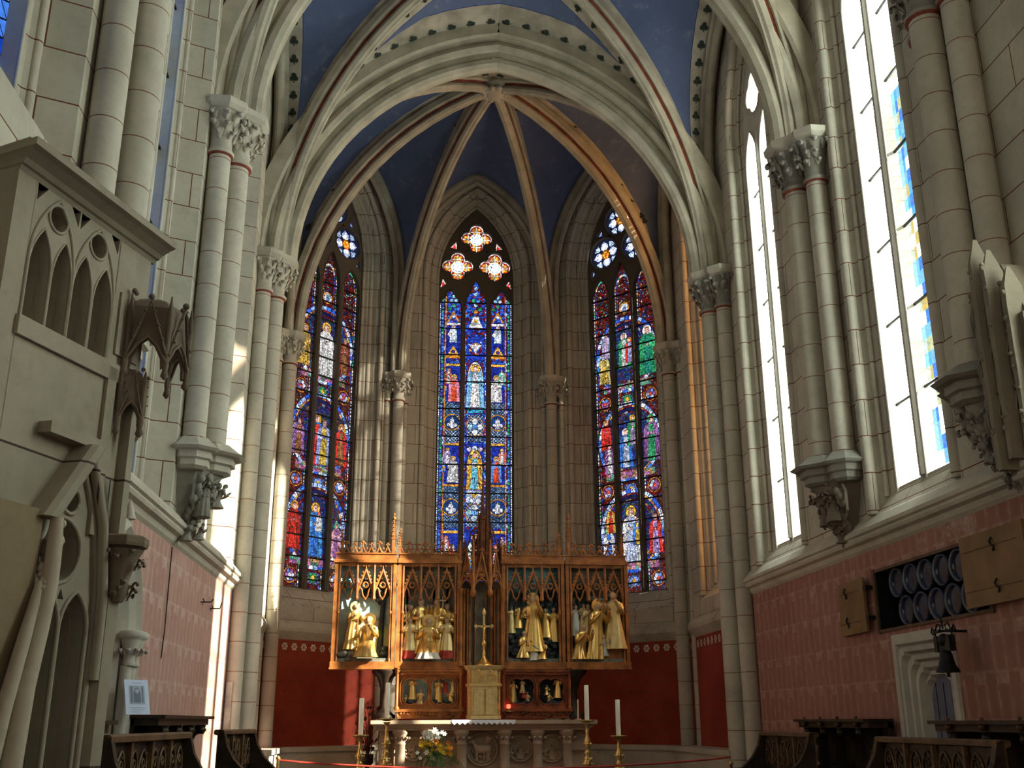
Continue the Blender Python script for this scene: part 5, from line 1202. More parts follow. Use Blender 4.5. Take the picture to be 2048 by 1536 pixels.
# ---- predella
def pred(x0, x1, label, figs, light):
    z0, z1 = Z_(1437), Z_(1339); fm = 'retable_oak' if light else 'retable_shaded'  # unlit half: shade put into darker wood, foliage and background colours
    a, b = Z_(1422), Z_(1349)
    m = MB(); m.box(x0 + .03, x1 - .03, YR + .0, YR + .30, z0, a); m.box(x0 - .02, x1 + .02, YR - .04, YR + .3, a - .01, a + .03); m.box(x0, x1, YR - .01, YR + .3, b, z1 - .03); m.box(x0 - .01, x1 + .01, YR - .04, YR + .3, z1 - .035, z1 - .005)
    h = z1 - z0; zc = (a + b) / 2 + .02; w_ = (x1 - x0 - .14) / 4; cxs = [x0 + .07 + w_, x0 + .07 + 3 * w_]
    m.xf = lambda p, q, r: (p, YR + r, q)
    m.plate([(x0, a + .02), (x1, a + .02), (x1, b + .01), (x0, b + .01)], [[(c + p * 1.02, zc + q) for p, q in foil(0, 0, .235, 4, 8, .56, pi / 4)] for c in cxs], .06, .10)
    m.xf = None; t = m.build('predella', fm, AT, None, label)
    m = MB()
    for c in cxs:
        m.tube([(c + p * 1.02, YR + .055, zc + q) for p, q in foil(0, 0, .235, 4, 8, .56, pi / 4)], .012, 5, closed=True)
        for s_ in (-1, 1): m.tube([(c + s_ * .2, YR + .04, zc + .2), (c + s_ * .235, YR + .03, zc + .12), (c + s_ * .235, YR + .03, zc - .12), (c + s_ * .2, YR + .04, zc - .2)], .012, 5)
    m.build('quatrefoil_moulding', fm, t)
    for x in (x0 + .01, x1 - .02): m = MB(); m.lathe([(.04, a + .02), (.045, a + .05), (.024, a + .08), (.024, b - .02), (.03, b), (.05, b + .08), (.06, b + .10)], x, YR - .01, 0, 8); m.build('corner_colonnette', fm, t)
    m = MB(); R = random.Random(3)
    for i in range(int((x1 - x0) / .05)):
        x = x0 + .03 + .05 * i; m.ball((x, YR - .015, (z0 + a) / 2 + R.uniform(-.03, .03)), R.uniform(.014, .028), 0, 6)
        if i % 3 == 0: leaf(m, (x, YR - .01, (z0 + a) / 2), (R.uniform(-.8, .8), -1, 0), .045, R)
        if i % 2: m.ball((x, YR - .015, (b + z1) / 2 - .01), .012, 0, 5)
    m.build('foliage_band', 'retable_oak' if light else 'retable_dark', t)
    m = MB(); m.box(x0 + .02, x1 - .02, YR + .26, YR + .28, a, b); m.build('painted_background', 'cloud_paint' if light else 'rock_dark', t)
    for c, x, z, hh, ps, r, f in figs: fig(t, cxs[c] + x, zc + z, hh, ps, r, f=f, y=YR + .15, arms=((.5, .5), (.4, .3)))
    for c in cxs: rocks(t, c, zc - .22, .14, .06, 9, 'rock_dark', YR + .15)
    return t
pred(X_(792, 1400), X_(924, 1400), 'carved wooden predella with two quatrefoil reliefs, left of the gold tabernacle', [(0, -.14, -.22, .25, 'kneel', 5, .4), (0, -.04, -.12, .36, 'stand', 0, .4), (0, .10, -.21, .32, 'sit', 5, -.4), (1, -.08, -.20, .42, 'stand', 0, .3), (1, .04, -.02, .2, 'stand', 4, .1), (1, .12, -.19, .32, 'kneel', 0, -.4), (1, .15, -.02, .22, 'stand', 5, -.3)], True)
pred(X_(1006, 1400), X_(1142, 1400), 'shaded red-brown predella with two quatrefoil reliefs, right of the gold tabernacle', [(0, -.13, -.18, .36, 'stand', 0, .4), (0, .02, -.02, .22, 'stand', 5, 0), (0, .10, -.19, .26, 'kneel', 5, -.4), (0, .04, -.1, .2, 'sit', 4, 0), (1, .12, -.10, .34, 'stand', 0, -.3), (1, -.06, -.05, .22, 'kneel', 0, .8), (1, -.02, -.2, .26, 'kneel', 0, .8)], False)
# side posts under the outer wings
for px, lb in ((769, 'left'), (1150, 'right')):
    m = MB(); x = X_(px, 1400); zt, zb = BOTZ - .02, Z_(1437)
    m.lathe([(.16, zb), (.16, zb + .05), (.10, zb + .10), (.06, zb + .16), (.055, zt - .32), (.07, zt - .28), (.12, zt - .12), (.20, zt - .04), (.20, zt)], x, YR + .12, 0, 10, flute=.1)
    m.build('bracket_post', 'dark_oak', AT)
# pinnacles on the wings
for px, pt, pb, lb in ((683, 1056, 1118, 'thin wooden pinnacle at the far left end of the altarpiece'), (786, 1030, 1118, 'thin wooden pinnacle between the two left altarpiece panels'), (799, 1060, 1118, 'short wooden pinnacle just right of the one between the left panels'), (919, 1090, 1118, 'short wooden pinnacle at the inner end of the left panels'), (1010, 1085, 1120, 'short wooden pinnacle at the inner end of the right panels'), (1119, 1062, 1120, 'short wooden pinnacle left of the tall one between the right panels'), (1139, 1025, 1120, 'tall wooden pinnacle between the two right altarpiece panels'), (1244, 1065, 1120, 'thin wooden pinnacle at the far right end of the altarpiece')):
    m = MB(); q = P_(px, pb); pinnacle(m, q.x, YR + .05, TOPZ - .01, Z_(pt), .028 if pt > 1040 else .034); m.build('pinnacle', 'retable_oak', AT)
# ---- tower over the tabernacle
xc = X_(963, 1250); tw = None
zN0, zN1 = Z_(1332), Z_(1185); hw = .29
m = MB()
for s_ in (-1, 1):
    for dx, dy, r in ((hw + .05, -.02, .03), (hw, .02, .022), (hw - .06, .10, .018), (hw - .10, .20, .03), (.09, .27, .016)): m.lathe([(r * 1.5, zN0), (r * 1.5, zN0 + .05), (r, zN0 + .08), (r, zN1), (r * 1.5, zN1 + .04), (r * 1.6, zN1 + .06)], xc + s_ * dx, YR + dy, 0, 8)
nicheC = m
m = MB(); m.loft([[(xc - hw - .06, YR + .12, z), (xc - hw + .1, YR + .3, z), (xc + hw - .1, YR + .3, z), (xc + hw + .06, YR + .12, z)] for z in (zN0, zN1 + .2)], 0, False, False, False); tw = m.build('canopied_niche', 'stonework_paint', AT); nicheC.build('niche_colonnettes', 'retable_oak', tw)
zc0, zc1 = Z_(1190), Z_(1118)
m = MB()
for (ax, ay), (bx, by) in (((-.36, .02), (-.15, -.14)), ((-.15, -.14), (.13, -.14)), ((.13, -.14), (.34, .02))):
    ax += xc; bx += xc; ay += YR; by += YR; mx, my = (ax + bx) / 2, (ay + by) / 2
    ap = (mx, my - .01, zc1 + .10)
    for q in ((ax, ay), (bx, by)):
        m.tube([(q[0], q[1], zc0 + .06), (mx * .5 + q[0] * .5, my * .5 + q[1] * .5, (zc0 + ap[2]) / 2 + .02), ap], [.03, .022, .012], 5)
        m.tube([(q[0], q[1], zc0 + .02), ((q[0] * .8 + mx * .2), (q[1] * .8 + my * .2), zc0 + .16), (mx, my, zc0 + .27)], .016, 5)
    m.add([(ax, ay + .02, zc0 + .1), (bx, by + .02, zc0 + .1), (bx * .7 + mx * .3, my + .02, zc0 + .35), (ap[0], ap[1] + .02, ap[2]), (ax * .7 + mx * .3, my + .02, zc0 + .35)], [(4, 2, 3)]); fleuron(m, mx, my, ap[2] - .03, .10)
    m.tube([(mx + .05 * cos(a * .785), my, zc0 + .33 + .05 * sin(a * .785)) for a in range(8)], .01, 5, closed=True)
for dx, dy in ((-.36, .02), (-.15, -.14), (.13, -.14), (.34, .02)): m.lathe([(.01, -.05), (.05, .0), (.05, .04), (.03, .08), (.03, .5), (.012, .9)], xc + dx, YR + dy, zc0, 6)
m.loft([[(xc + a, YR + b, z) for a, b in ((-.36, .02), (-.15, -.14), (.13, -.14), (.34, .02), (.34, .3), (-.36, .3))] for z in (zc0 + .28, zc0 + .34)], 0, False)
m.build('canopy', 'retable_oak', tw)
m = MB()
for px, pt, r in ((965, 958, .040), (948, 1052, .026), (982, 1046, .028), (930, 1078, .022), (1000, 1070, .022), (957, 1010, .022), (974, 1000, .022)):
    q = P_(px, 1100); zt = Z_(pt); m.lathe([(r * 1.6, zc0 + .3), (r * 1.5, TOPZ + .1), (r * 2.0, TOPZ + .12), (r * 1.5, TOPZ + .16), (r * 1.3, (TOPZ + zt) / 2), (r * 1.7, (TOPZ + zt) / 2 + .02), (r * 1.1, (TOPZ + zt) / 2 + .06), (r * .15, zt)], q.x, YR + .05 + (.05 if pt > 1040 else 0), 0, 6, smooth=False)
    n_ = int((zt - TOPZ) / .09)
    for i in range(n_):
        t = i / n_; rr = r * (1.5 - 1.3 * t) + .012; z = TOPZ + .15 + (zt - TOPZ - .15) * t
        for a in (0, 1.57, 3.14, 4.71): m.ball((q.x + rr * cos(a), YR + .08 + rr * sin(a), z), .013, 0, 5)
m.build('spires', 'retable_dark', tw)
m = MB()
for a, b in ((930, 957), (1000, 974), (948, 965), (982, 965)): qa, qb = P_(a, 1110), P_(b, 1060); m.tube([(qa.x, YR + .06, qa.z), ((qa.x + qb.x) / 2, YR + .06, qb.z), (qb.x, YR + .06, qb.z + .05)], .012, 5)
m.build('flying_buttresses', 'retable_dark', tw)
# ---- tabernacle, crucifix
tb = thing('tabernacle', (xc, YR - .25, Z_(1437)), 'gilt tabernacle with panelled double door in the middle of the altar', 'tabernacle')
x0, x1 = X_(932, 1400), X_(1000, 1400); z0, z1 = Z_(1438, Y=YR - .3), Z_(1331, Y=YR - .3); yf = YR - .32; w_ = x1 - x0; hgt = z1 - z0
def TB(dx): return (x0 + x1) / 2 + dx
m = MB(); m.loft([[(TB(a), yf + b, z) for a, b in ((-w_ / 2 - e, .10 - e), (-w_ / 2 + .06 - e, -e), (w_ / 2 - .06 + e, -e), (w_ / 2 + e, .10 - e), (w_ / 2 + e, .33), (-w_ / 2 - e, .33))] for z, e in ((z0, .0), (z0 + .05, 0), (z0 + .06, -.012), (z0 + hgt * .60, -.012), (z0 + hgt * .61, .012), (z0 + hgt * .66, .012), (z0 + hgt * .67, -.01), (z1 - .07, -.01), (z1 - .06, .02), (z1 - .01, .045), (z1, .045))], 0, False); m.build('body', 'gold_pale', tb)
for s_ in (-1, 1):
    m = MB(); a, b = sorted((TB(s_ * .006), TB(s_ * (w_ / 2 - .09)))); m.box(a, b, yf - .012, yf + .02, z0 + .07, z0 + hgt * .56)
    for i in range(4):
        for j in range(9): m.ball((a + (b - a) * (i + .5) / 4, yf - .012, z0 + .1 + (hgt * .56 - .13) * (j + .5) / 9), .008, 0, 5)
    m.tube([(a + .01, yf - .014, z0 + .08), (b - .01, yf - .014, z0 + .08), (b - .01, yf - .014, z0 + hgt * .55), (a + .01, yf - .014, z0 + hgt * .55)], .006, 4, closed=True)
    m.build('door', 'gold_pale', tb)
m = MB(); R = random.Random(2)
for i in range(2):
    c = TB(-.10 + .2 * i); z = z0 + hgt * .68
    for s_ in (-1, 1): m.tube([(c + s_ * .09, yf - .02, z), (c + s_ * .075, yf - .025, z + hgt * .12), (c, yf - .03, z + hgt * .24)], .010, 5)
    for k in range(16): m.ball((c + R.uniform(-.07, .07), yf - .015, z + R.uniform(0, hgt * .16)), .012, 0, 5)
for k in range(60): x = R.uniform(-w_ / 2, w_ / 2); m.ball((TB(x), yf - .01, z0 + hgt * R.choice([.635, .635, .95])), .010, 0, 5)
for s_ in (-1, 1):
    for k in range(30): m.ball((TB(s_ * (w_ / 2 - .035)), yf + .04 - .012, z0 + .08 + hgt * .85 * k / 30), .012 if k % 2 else .008, 0, 5)
m.build('applied_ornament', 'gold', tb)
cr = thing('crucifix', (TB(0), yf + .12, z1), 'gilt standing crucifix on top of the tabernacle', 'crucifix')
m = MB(); cxx = TB(-.005); y = yf + .12
m.lathe([(.13, 0), (.135, .015), (.10, .03), (.08, .06), (.05, .10), (.03, .13), (.022, .17), (.03, .19), (.018, .22), (.018, .30), (.035, .33), (.035, .36), (.018, .39), (.014, .45)], cxx, y, z1, 10, flute=.12); m.build('foot', 'gold', cr)
zt = Z_(1216, Y=YR - .2) - z1
m = MB(); zc_ = z1 + zt * .68; m.box(cxx - .015, cxx + .015, y - .01, y + .01, z1 + .42, z1 + zt - .06); m.box(cxx - .13, cxx + .13, y - .01, y + .01, zc_ - .014, zc_ + .014)
for dx, dz in ((-.14, 0), (.14, 0)): m.ball((cxx + dx, y, zc_ + dz), .025, 0, 6); m.ball((cxx + dx * .88, y, zc_ + .025), .014, 0, 5); m.ball((cxx + dx * .88, y, zc_ - .025), .014, 0, 5)
m.loft([[(a, b, z1 + zt + h) for a, b in octa(cxx, y, r, 6)] for h, r in ((-.12, .012), (-.09, .035), (-.05, .03), (0, .005))], 0, True); m.build('cross', 'gold_pale', cr)
m = MB(); zb = zc_ - .20
m.tube([(cxx, y - .02, zb - .02), (cxx + .005, y - .03, zb + .06), (cxx, y - .025, zb + .12), (cxx, y - .028, zb + .17), (cxx, y - .03, zb + .19)], [.008, .015, .014, .022, .008], 8); m.ball((cxx + .004, y - .03, zb + .215), .016, 0, 7)
for s_ in (-1, 1): m.tube([(cxx + s_ * .018, y - .026, zb + .175), (cxx + s_ * .06, y - .02, zb + .19), (cxx + s_ * .105, y - .016, zb + .205)], [.007, .006, .005], 5)
m.build('corpus', 'gold', cr)
# sanctuary lamp
q = P_(1017, 1418); lp = thing('sanctuary_lamp', (q.x, YR - .02, Z_(1422) - .02), 'small lit red glass lamp on a brass foot, right of the tabernacle', 'lamp')
m = MB(); m.lathe([(.05, 0), (.045, .01), (.02, .02), (.015, .03), (.035, .045)], q.x, YR - .02, Z_(1422) - .01, 12); m.build('foot', 'brass', lp)
m = MB(); m.lathe([(.012, 0), (.030, .01), (.034, .04), (.028, .065)], q.x, YR - .02, Z_(1422) - .01 + .045, 12); m.build('glass', 'flame', lp)
# ---- altar table
al = thing('altar', (X_(960, 1480, YM), YM, ZF), 'pale stone altar table on short columns with carved medallions between them', 'altar')
ax0, ax1 = X_(752, 1445, YM), X_(1183, 1445, YM); zt = at(960, 1440, YM).z
m = MB(); pr = [(-.10, zt), (-.10, zt - .055), (-.085, zt - .07), (-.05, zt - .085), (-.02, zt - .12), (.0, zt - .125), (.0, zt - .15)]
m.loft([[(ax0 + e + .02, YM + e, z), (ax1 - e - .02, YM + e, z), (ax1 - e - .02, YM + 1.0, z), (ax0 + e + .02, YM + 1.0, z)] for e, z in pr], 0, False); m.build('table_slab', 'altar_stone', al)
m = MB(); m.box(ax0 + .08, ax1 - .10, YM + .24, YM + 1.0, ZF, zt - .14); m.box(ax0 + .02, ax1 - .04, YM + .0, YM + 1.0, ZF, ZF + .10)
m.box(ax1 - .34, ax1 - .06, YM + .16, YM + .24, zt - .45, zt - .14); m.box(ax0 + .05, ax0 + .2, YM + .16, YM + .24, ZF + .1, zt - .14); m.build('altar_body', 'altar_stone', al)
for px in (800, 857, 924, 1011, 1077, 1137):
    x = X_(px, 1500, YM); m = MB(); zb = ZF + .10
    m.lathe([(.11, zb), (.11, zb + .04), (.095, zb + .06), (.10, zb + .08), (.075, zb + .10), (.075, zt - .36), (.088, zt - .35), (.075, zt - .335), (.075, zt - .30), (.095, zt - .22), (.125, zt - .19), (.125, zt - .15), (.09, zt - .14)], x, YM + .10, 0, 16)
    for i in range(9): a = i * .698; leaf(m, (x + .08 * cos(a), YM + .10 + .08 * sin(a), zt - .27), (cos(a), sin(a), 0), .06, R)
    m.build('column', 'altar_stone', al)
def medallion(px, r, kind):
    x = X_(px, 1500, YM); z = at(960, 1502, YM).z + (.03 if kind != 'lamb' else 0.02); y = YM + .22; m = MB()
    m.tube([(x + r * cos(t * pi / 12), y, z + r * sin(t * pi / 12)) for t in range(24)], .018, 6, closed=True); m.tube([(x + r * .86 * cos(t * pi / 12), y, z + r * .86 * sin(t * pi / 12)) for t in range(24)], .010, 5, closed=True)
    R = random.Random(px)
    for i in range(22): a = R.uniform(pi, 2 * pi); q = r * R.uniform(.35, .8); m.ball((x + q * cos(a), y, z + q * sin(a)), R.uniform(.015, .03), 0, 6, 1.4, .8)
    if kind == 'lamb':                                   # lamb with a banner
        rg = []
        for t, ry, rz, dz in ((-.15, .02, .03, .02), (-.13, .045, .06, .01), (-.05, .05, .075, 0), (.05, .05, .072, 0), (.10, .045, .065, .015), (.125, .035, .05, .05), (.14, .03, .04, .09), (.155, .03, .038, .115), (.19, .022, .026, .105), (.21, .012, .014, .10)):
            rg.append([(x - t, y - .02 + ry * cos(a * pi / 4), z + dz + rz * sin(a * pi / 4)) for a in range(8)])
        m.loft(rg, 0, True)
        for t, k in ((-.11, -1), (-.07, 1), (.07, -1), (.10, 1)): m.tube([(x - t, y - .03, z - .03), (x - t + .012 * k, y - .03, z - .10), (x - t, y - .03, z - .17)], [.022, .014, .012], 6)
        m.tube([(x + .02, y - .05, z - .15), (x + .06, y - .05, z + .22)], .008, 5); m.add([(x + .06, y - .05, z + .21), (x + .16, y - .05, z + .15), (x + .05, y - .05, z + .10)], [(0, 1, 2)]); m.ball((x - .155, y - .04, z + .13), .012, 0, 5)
    elif kind == 'person':
        figure(m, (x, y, z - r * .8), r * 1.6, (.2, -1), 'kneel', (0, 0, 0), R, ((.5, .5), (.4, .6)), .1, .6)
    m.build('carved_medallion', 'altar_stone', al)
medallion(966, .24, 'lamb'); medallion(828, .17, 'person'); medallion(890, .19, 'person'); medallion(1044, .19, 'person'); medallion(1107, .20, 'person')
# altar cloth with a zigzag lace edge hanging over the front
m = MB(); cx0, cx1 = X_(903, 1440, YM), X_(1030, 1440, YM); yt = YM - .105
m.add([(cx0, YM + .3, zt + .004), (cx1 - .02, YM + .3, zt + .004), (cx1, yt, zt + .004), (cx0, yt, zt + .004)], [(0, 1, 2, 3)]); nz = 12
for i in range(nz):
    a = cx0 + (cx1 - cx0) * i / nz; b = cx0 + (cx1 - cx0) * (i + 1) / nz; m.add([(a, yt - .004, zt + .004), (b, yt - .004, zt + .004), (b, yt - .006, zt - .035), ((a + b) / 2, yt - .006, zt - .07), (a, yt - .006, zt - .035)], [(0, 1, 2, 3, 4)])
tag(m.build('altar_cloth', 'linen'), 'white lace-edged cloth lying on the middle of the altar', 'cloth')
# ---- candlesticks and candles
def candlestick(px, ptop, pplate, Y, label, clabel, r=.034):
    q = at(px, pplate, Y); x, zp = q.x, q.z; h = zp - ZF
    t = thing('candlestick', (x, Y, ZF), label, 'candlestick', 'tall brass candlesticks before the altar')
    m = MB(); pr = [(.13, 0), (.135, .03), (.09, .06), (.06, .11), (.09, .17), (.07, .21), (.03, .24), (.05, .27), (.028, .30)]
    k = (h - .06) / 1.0 if h < 1.06 else 1
    body = [(.028, .30), (.045, .33), (.075, .40), (.060, .47), (.030, .52), (.052, .545), (.03, .57), (.032, .60), (.055, .66), (.040, .72), (.020, .80), (.030, .83), (.018, .86), (.03, .90), (.055, .93)]
    m.lathe([(a, b * (h - .02) / .95) for a, b in pr + body[1:]], x, Y, ZF, 16, flute=.05); R = random.Random(px)
    for zz, rr in ((.17, .085), (.40, .07), (.66, .052), (.47, .055)):
        for i in range(7): a = i * .9; m.ball((x + rr * cos(a), Y + rr * sin(a), ZF + zz * (h - .02) / .95), .018, 0, 6)
    m.build('stem', 'brass', t)
    m = MB(); m.lathe([(.03, -.03), (.10, -.012), (.115, .002), (.112, .008), (.03, -.004), (.02, .02)], x, Y, zp, 18); m.build('drip_pan', 'brass', t)
    tp = at(px, ptop, Y).z; m = MB(); m.lathe([(r, 0), (r * 1.01, (tp - zp) * .5), (r * .98, tp - zp - .006), (r * .8, tp - zp), (.004, tp - zp - .004)], x, Y, zp + .006, 18)
    c = tag(m.build('candle', 'candle_wax'), clabel, 'candle', 'thick white altar candles')
    k = MB(); k.tube([(x, Y, tp), (x + .002, Y, tp + .018)], .002, 4); c2 = k.build('wick', 'iron', c); 
candlestick(721, 1397, 1471, 15.2, 'outermost brass candlestick on the left, in front of the red wall', 'outermost left candle, standing before the dark red wall', .033)
candlestick(774, 1366, 1438, 15.8, 'taller inner brass candlestick at the left end of the altar', 'inner left candle, standing against the left predella post')
candlestick(1174, 1371, 1441, 15.8, 'taller inner brass candlestick at the right end of the altar', 'inner right candle, taller standing one near the altar end')
candlestick(1237, 1400, 1472, 15.2, 'outermost brass candlestick on the right, in front of the red wall', 'outermost right candle, lower one before the red wall', .033)
# thin taper and plinth plants behind on the right
q = P_(1156, 1420, 17.2); m = MB(); m.lathe([(.05, 0), (.05, .01), (.012, .02), (.012, .30), (.003, .31)], q.x, 17.2, zt + .0, 8); tag(m.build('taper', 'vase_clay'), 'thin unlit taper standing on the right end of the altar', 'candle')
# ---- flowers
YF = 16.1; q = at(868, 1480, YF); fl = thing('vase', (q.x, YF, ZF), 'pale clay vase on a stand before the altar', 'vase')
zv = at(868, 1512, YF).z
m = MB(); m.lathe([(.09, 0), (.09, .02), (.035, .05), (.03, zv - ZF - .3), (.06, zv - ZF - .27), (.085, zv - ZF - .2), (.095, zv - ZF - .1), (.08, zv - ZF), (.07, zv - ZF)], q.x, YF, ZF, 18); m.build('vase_body', 'vase_clay', fl)
bq = thing('bouquet', (q.x, YF, zv), 'bouquet of yellow lilies and white flowers with drooping palm fronds', 'flowers')
R = random.Random(12)
m = MB()
for i in range(30):                                   # palm fronds
    a = R.uniform(-2.9, -.2) if i % 4 else R.uniform(0, 3); L = R.uniform(.22, .40); rise = R.uniform(-.05, .22); d = Vector((cos(a), sin(a) * .6, 0)) + Vector((.25, 0, 0)); pts = [Vector((q.x, YF, zv)) + d * L * t + Vector((0, 0, rise * sin(t * 2.6) + .05 * t - .30 * t * t)) for t in (0, .25, .5, .75, 1)]
    m.tube([tuple(p) for p in pts], .004, 4)
    for j in range(1, 12):
        t = j / 12; k = int(t * 4); p = pts[k].lerp(pts[min(4, k + 1)], t * 4 - k); dd = (pts[min(4, k + 1)] - pts[k]).normalized(); sd = dd.cross(Vector((0, 0, 1))).normalized()
        for sg in (-1, 1): e = p + (sd * sg * .055 + dd * .05) - Vector((0, 0, .02)); m.add([tuple(p - dd * .006), tuple(p + dd * .006), tuple(e)], [(0, 1, 2)])
m.build('fronds', 'leaf', bq)
def blossom(mb, c, r, R, mat=0, n=6):
    ax = Vector((R.uniform(-.6, .6), -1, R.uniform(-.1, .9))).normalized(); s1 = ax.cross(Vector((0, 0, 1))).normalized(); s2 = s1.cross(ax); c = Vector(c)
    for i in range(n):
        a = 2 * pi * i / n; d = s1 * cos(a) + s2 * sin(a); e = s1 * -sin(a) + s2 * cos(a); mb.add([tuple(c), tuple(c + d * r * .5 + e * r * .28 + ax * r * .3), tuple(c + d * r + ax * r * .35), tuple(c + d * r * .5 - e * r * .28 + ax * r * .3)], [(0, 1, 2, 3)], mat)
    mb.ball(tuple(c + ax * r * .15), r * .22, mat, 5)
for nm, mt, lst in (('yellow_lilies', 'petal_yellow', [(R.uniform(-.20, .24), R.uniform(-.12, .05), R.uniform(.0, .16)) for _ in range(26)]), ('orange_lilies', 'petal_orange', [(.20, -.05, .16), (.24, -.08, .08), (.02, -.1, .18), (.06, -.08, .14), (.22, -.04, .02)]), ('white_flowers', 'petal_white', [(R.uniform(-.16, .06), R.uniform(-.1, .05), R.uniform(.17, .34)) for _ in range(20)] + [(.12, -.02, .30), (.15, -.02, .28), (-.24, -.1, .03), (-.2, -.1, -.05), (-.1, -.14, .03)])):
    for dx, dy, dz in lst:
        m = MB(); p = (q.x + dx, YF + dy, zv + dz + .02); blossom(m, p, R.uniform(.035, .055), R); 
        m.tube([(q.x + dx * .2, YF, zv), (q.x + dx * .8, YF + dy * .6, zv + dz * .6), p], .003, 4, 1)
        m.build(nm.rstrip('s') if nm != 'yellow_lilies' else 'yellow_lily', [mt, 'leaf'], bq)
# foliage plant on the apse bench, left of the altar
q = at(737, 1455, 18.6); m = MB(); R = random.Random(4)
pl = thing('dried_plant', (q.x, 18.6, ZF), 'dark dried flower arrangement against the red wall left of the altar', 'plant')
for i in range(40): a = R.uniform(0, 6.28); L = R.uniform(.1, .25); z = R.uniform(1.15, 1.85); m.tube([(q.x, 18.6, 1.05), (q.x + L * .4 * cos(a), 18.6 + L * .4 * sin(a), z - .1), (q.x + L * cos(a), 18.6 + L * sin(a), z)], .006, 4); m.ball((q.x + L * cos(a), 18.6 + L * sin(a), z), R.uniform(.02, .04), 0, 5)
m.build('stems', 'retable_dark', pl); m = MB(); m.lathe([(.12, 0), (.12, .03), (.04, .06), (.04, .3), (.1, .36), (.1, .5), (.08, .5)], q.x, 18.6, ZF, 12); m.build('urn', 'dark_oak', pl)
# ============================================================= CHOIR STALLS
def stall(p1, p2, zt, n, inward, label, group, sweep_=.62, mat='oak', zb=.35):
    """row of stall seats: backboard of traceried panels between p1 (near) and p2 (far); arm rests reach out along inward"""
    a = Vector((p1[0], p1[1], 0)); b = Vector((p2[0], p2[1], 0)); L = (b - a).length; u = (b - a) / L; I = Vector((inward[0], inward[1], 0)); I = (I - u * I.dot(u)).normalized()
    t = thing('choir_stall', (a.x, a.y, 0), label, 'choir stall', group); xf = frame(a, u, I)
    m = MB(); m.xf = xf; m.box(-.03, L + .03, zt - .035, zt, -.05, .05) if 0 else None
    m.loft([[(x, z, c) for z, c in ((zt - .055, -.03), (zt - .045, -.055), (zt - .01, -.055), (zt, -.04), (zt, .04), (zt - .012, .055), (zt - .045, .055), (zt - .055, .03))] for x in (-.03, L + .03)], 0, False); m.build('top_rail', 'oak', t)
    w_ = L / n; h0 = zt - .42
    m = MB(); m.xf = xf; m.box(0, L, h0 - .08, h0, -.02, .035); m.box(0, L, 0, h0 - .08, -.03, .0)
    for i in range(n + 1): m.box(w_ * i - .02, w_ * i + .02, h0, zt - .05, -.02, .035)
    m.build('frame', 'oak', t)
    R = random.Random(n)
    for i in range(n):
        m = MB(); m.xf = xf; x0, x1 = w_ * i + .02, w_ * (i + 1) - .02; m.box(x0, x1, h0, zt - .05, -.015, .0, 1); hh = zt - .05 - h0
        for j in range(2):
            c = x0 + (x1 - x0) * (.27 + .46 * j)
            m.tube([(p, q, .008) for p, q in outline((x1 - x0) * .19, h0 + .06, h0 + hh * .5, h0 + hh * .86, 5, c)], .010, 4); m.tube([(p, q, .01) for p, q in circ(c, h0 + hh * .62, .03, 8)], .007, 4, closed=True)
            for s_ in (-1, 1): m.tube([(c + s_ * (x1 - x0) * .15, h0 + hh * .15, .008), (c, h0 + hh * .30, .01), (c + s_ * (x1 - x0) * .15, h0 + hh * .45, .008)], .007, 4)
        for k in range(14): m.ball((R.uniform(x0 + .02, x1 - .02), R.uniform(h0 + .04, zt - .09), .006), .012, 0, 5)
        m.build('tracery_panel', ['oak', 'dark_oak'], t)
    for i in range(n + 1):                                # arm rests, the end ones swept up to the rail
        x = w_ * i; end = i in (0, n); m = MB(); m.xf = lambda p, q, r, X=x: xf(X + r, q, p); za = zt - .44
        if end: pts = [(0, zt), (.05, zt - .02), (.09, zt - .16), (.17, zt - .29), (.30, za + .03), (sweep_, za + .02), (sweep_ + .03, za - .01), (sweep_, za - .04), (sweep_ - .06, za - .06)]
        else: pts = [(0, za + .03), (.3, za + .03), (sweep_, za + .02), (sweep_ + .03, za - .01), (sweep_, za - .04), (sweep_ - .06, za - .06)]
        pts += [(sweep_ - .10, za - .14), (sweep_ - .03, za - .22), (sweep_ - .09, za - .34), (sweep_ - .04, .06), (sweep_, 0), (0, 0)]
        m.plate(pts, [], -.025 if not end else -.035, .025 if not end else .035); m.ball((sweep_ - .02, za - .02, 0), .045, 0, 7); m.ball((sweep_ - .05, za - .20, 0), .035, 0, 6)
        m.build('end_panel' if end else 'arm_rest', 'dark_oak', t)
    m = MB(); m.xf = xf; m.box(0, L, .42, .46, .02, .46); m.build('seat', 'dark_oak', t)
    return t
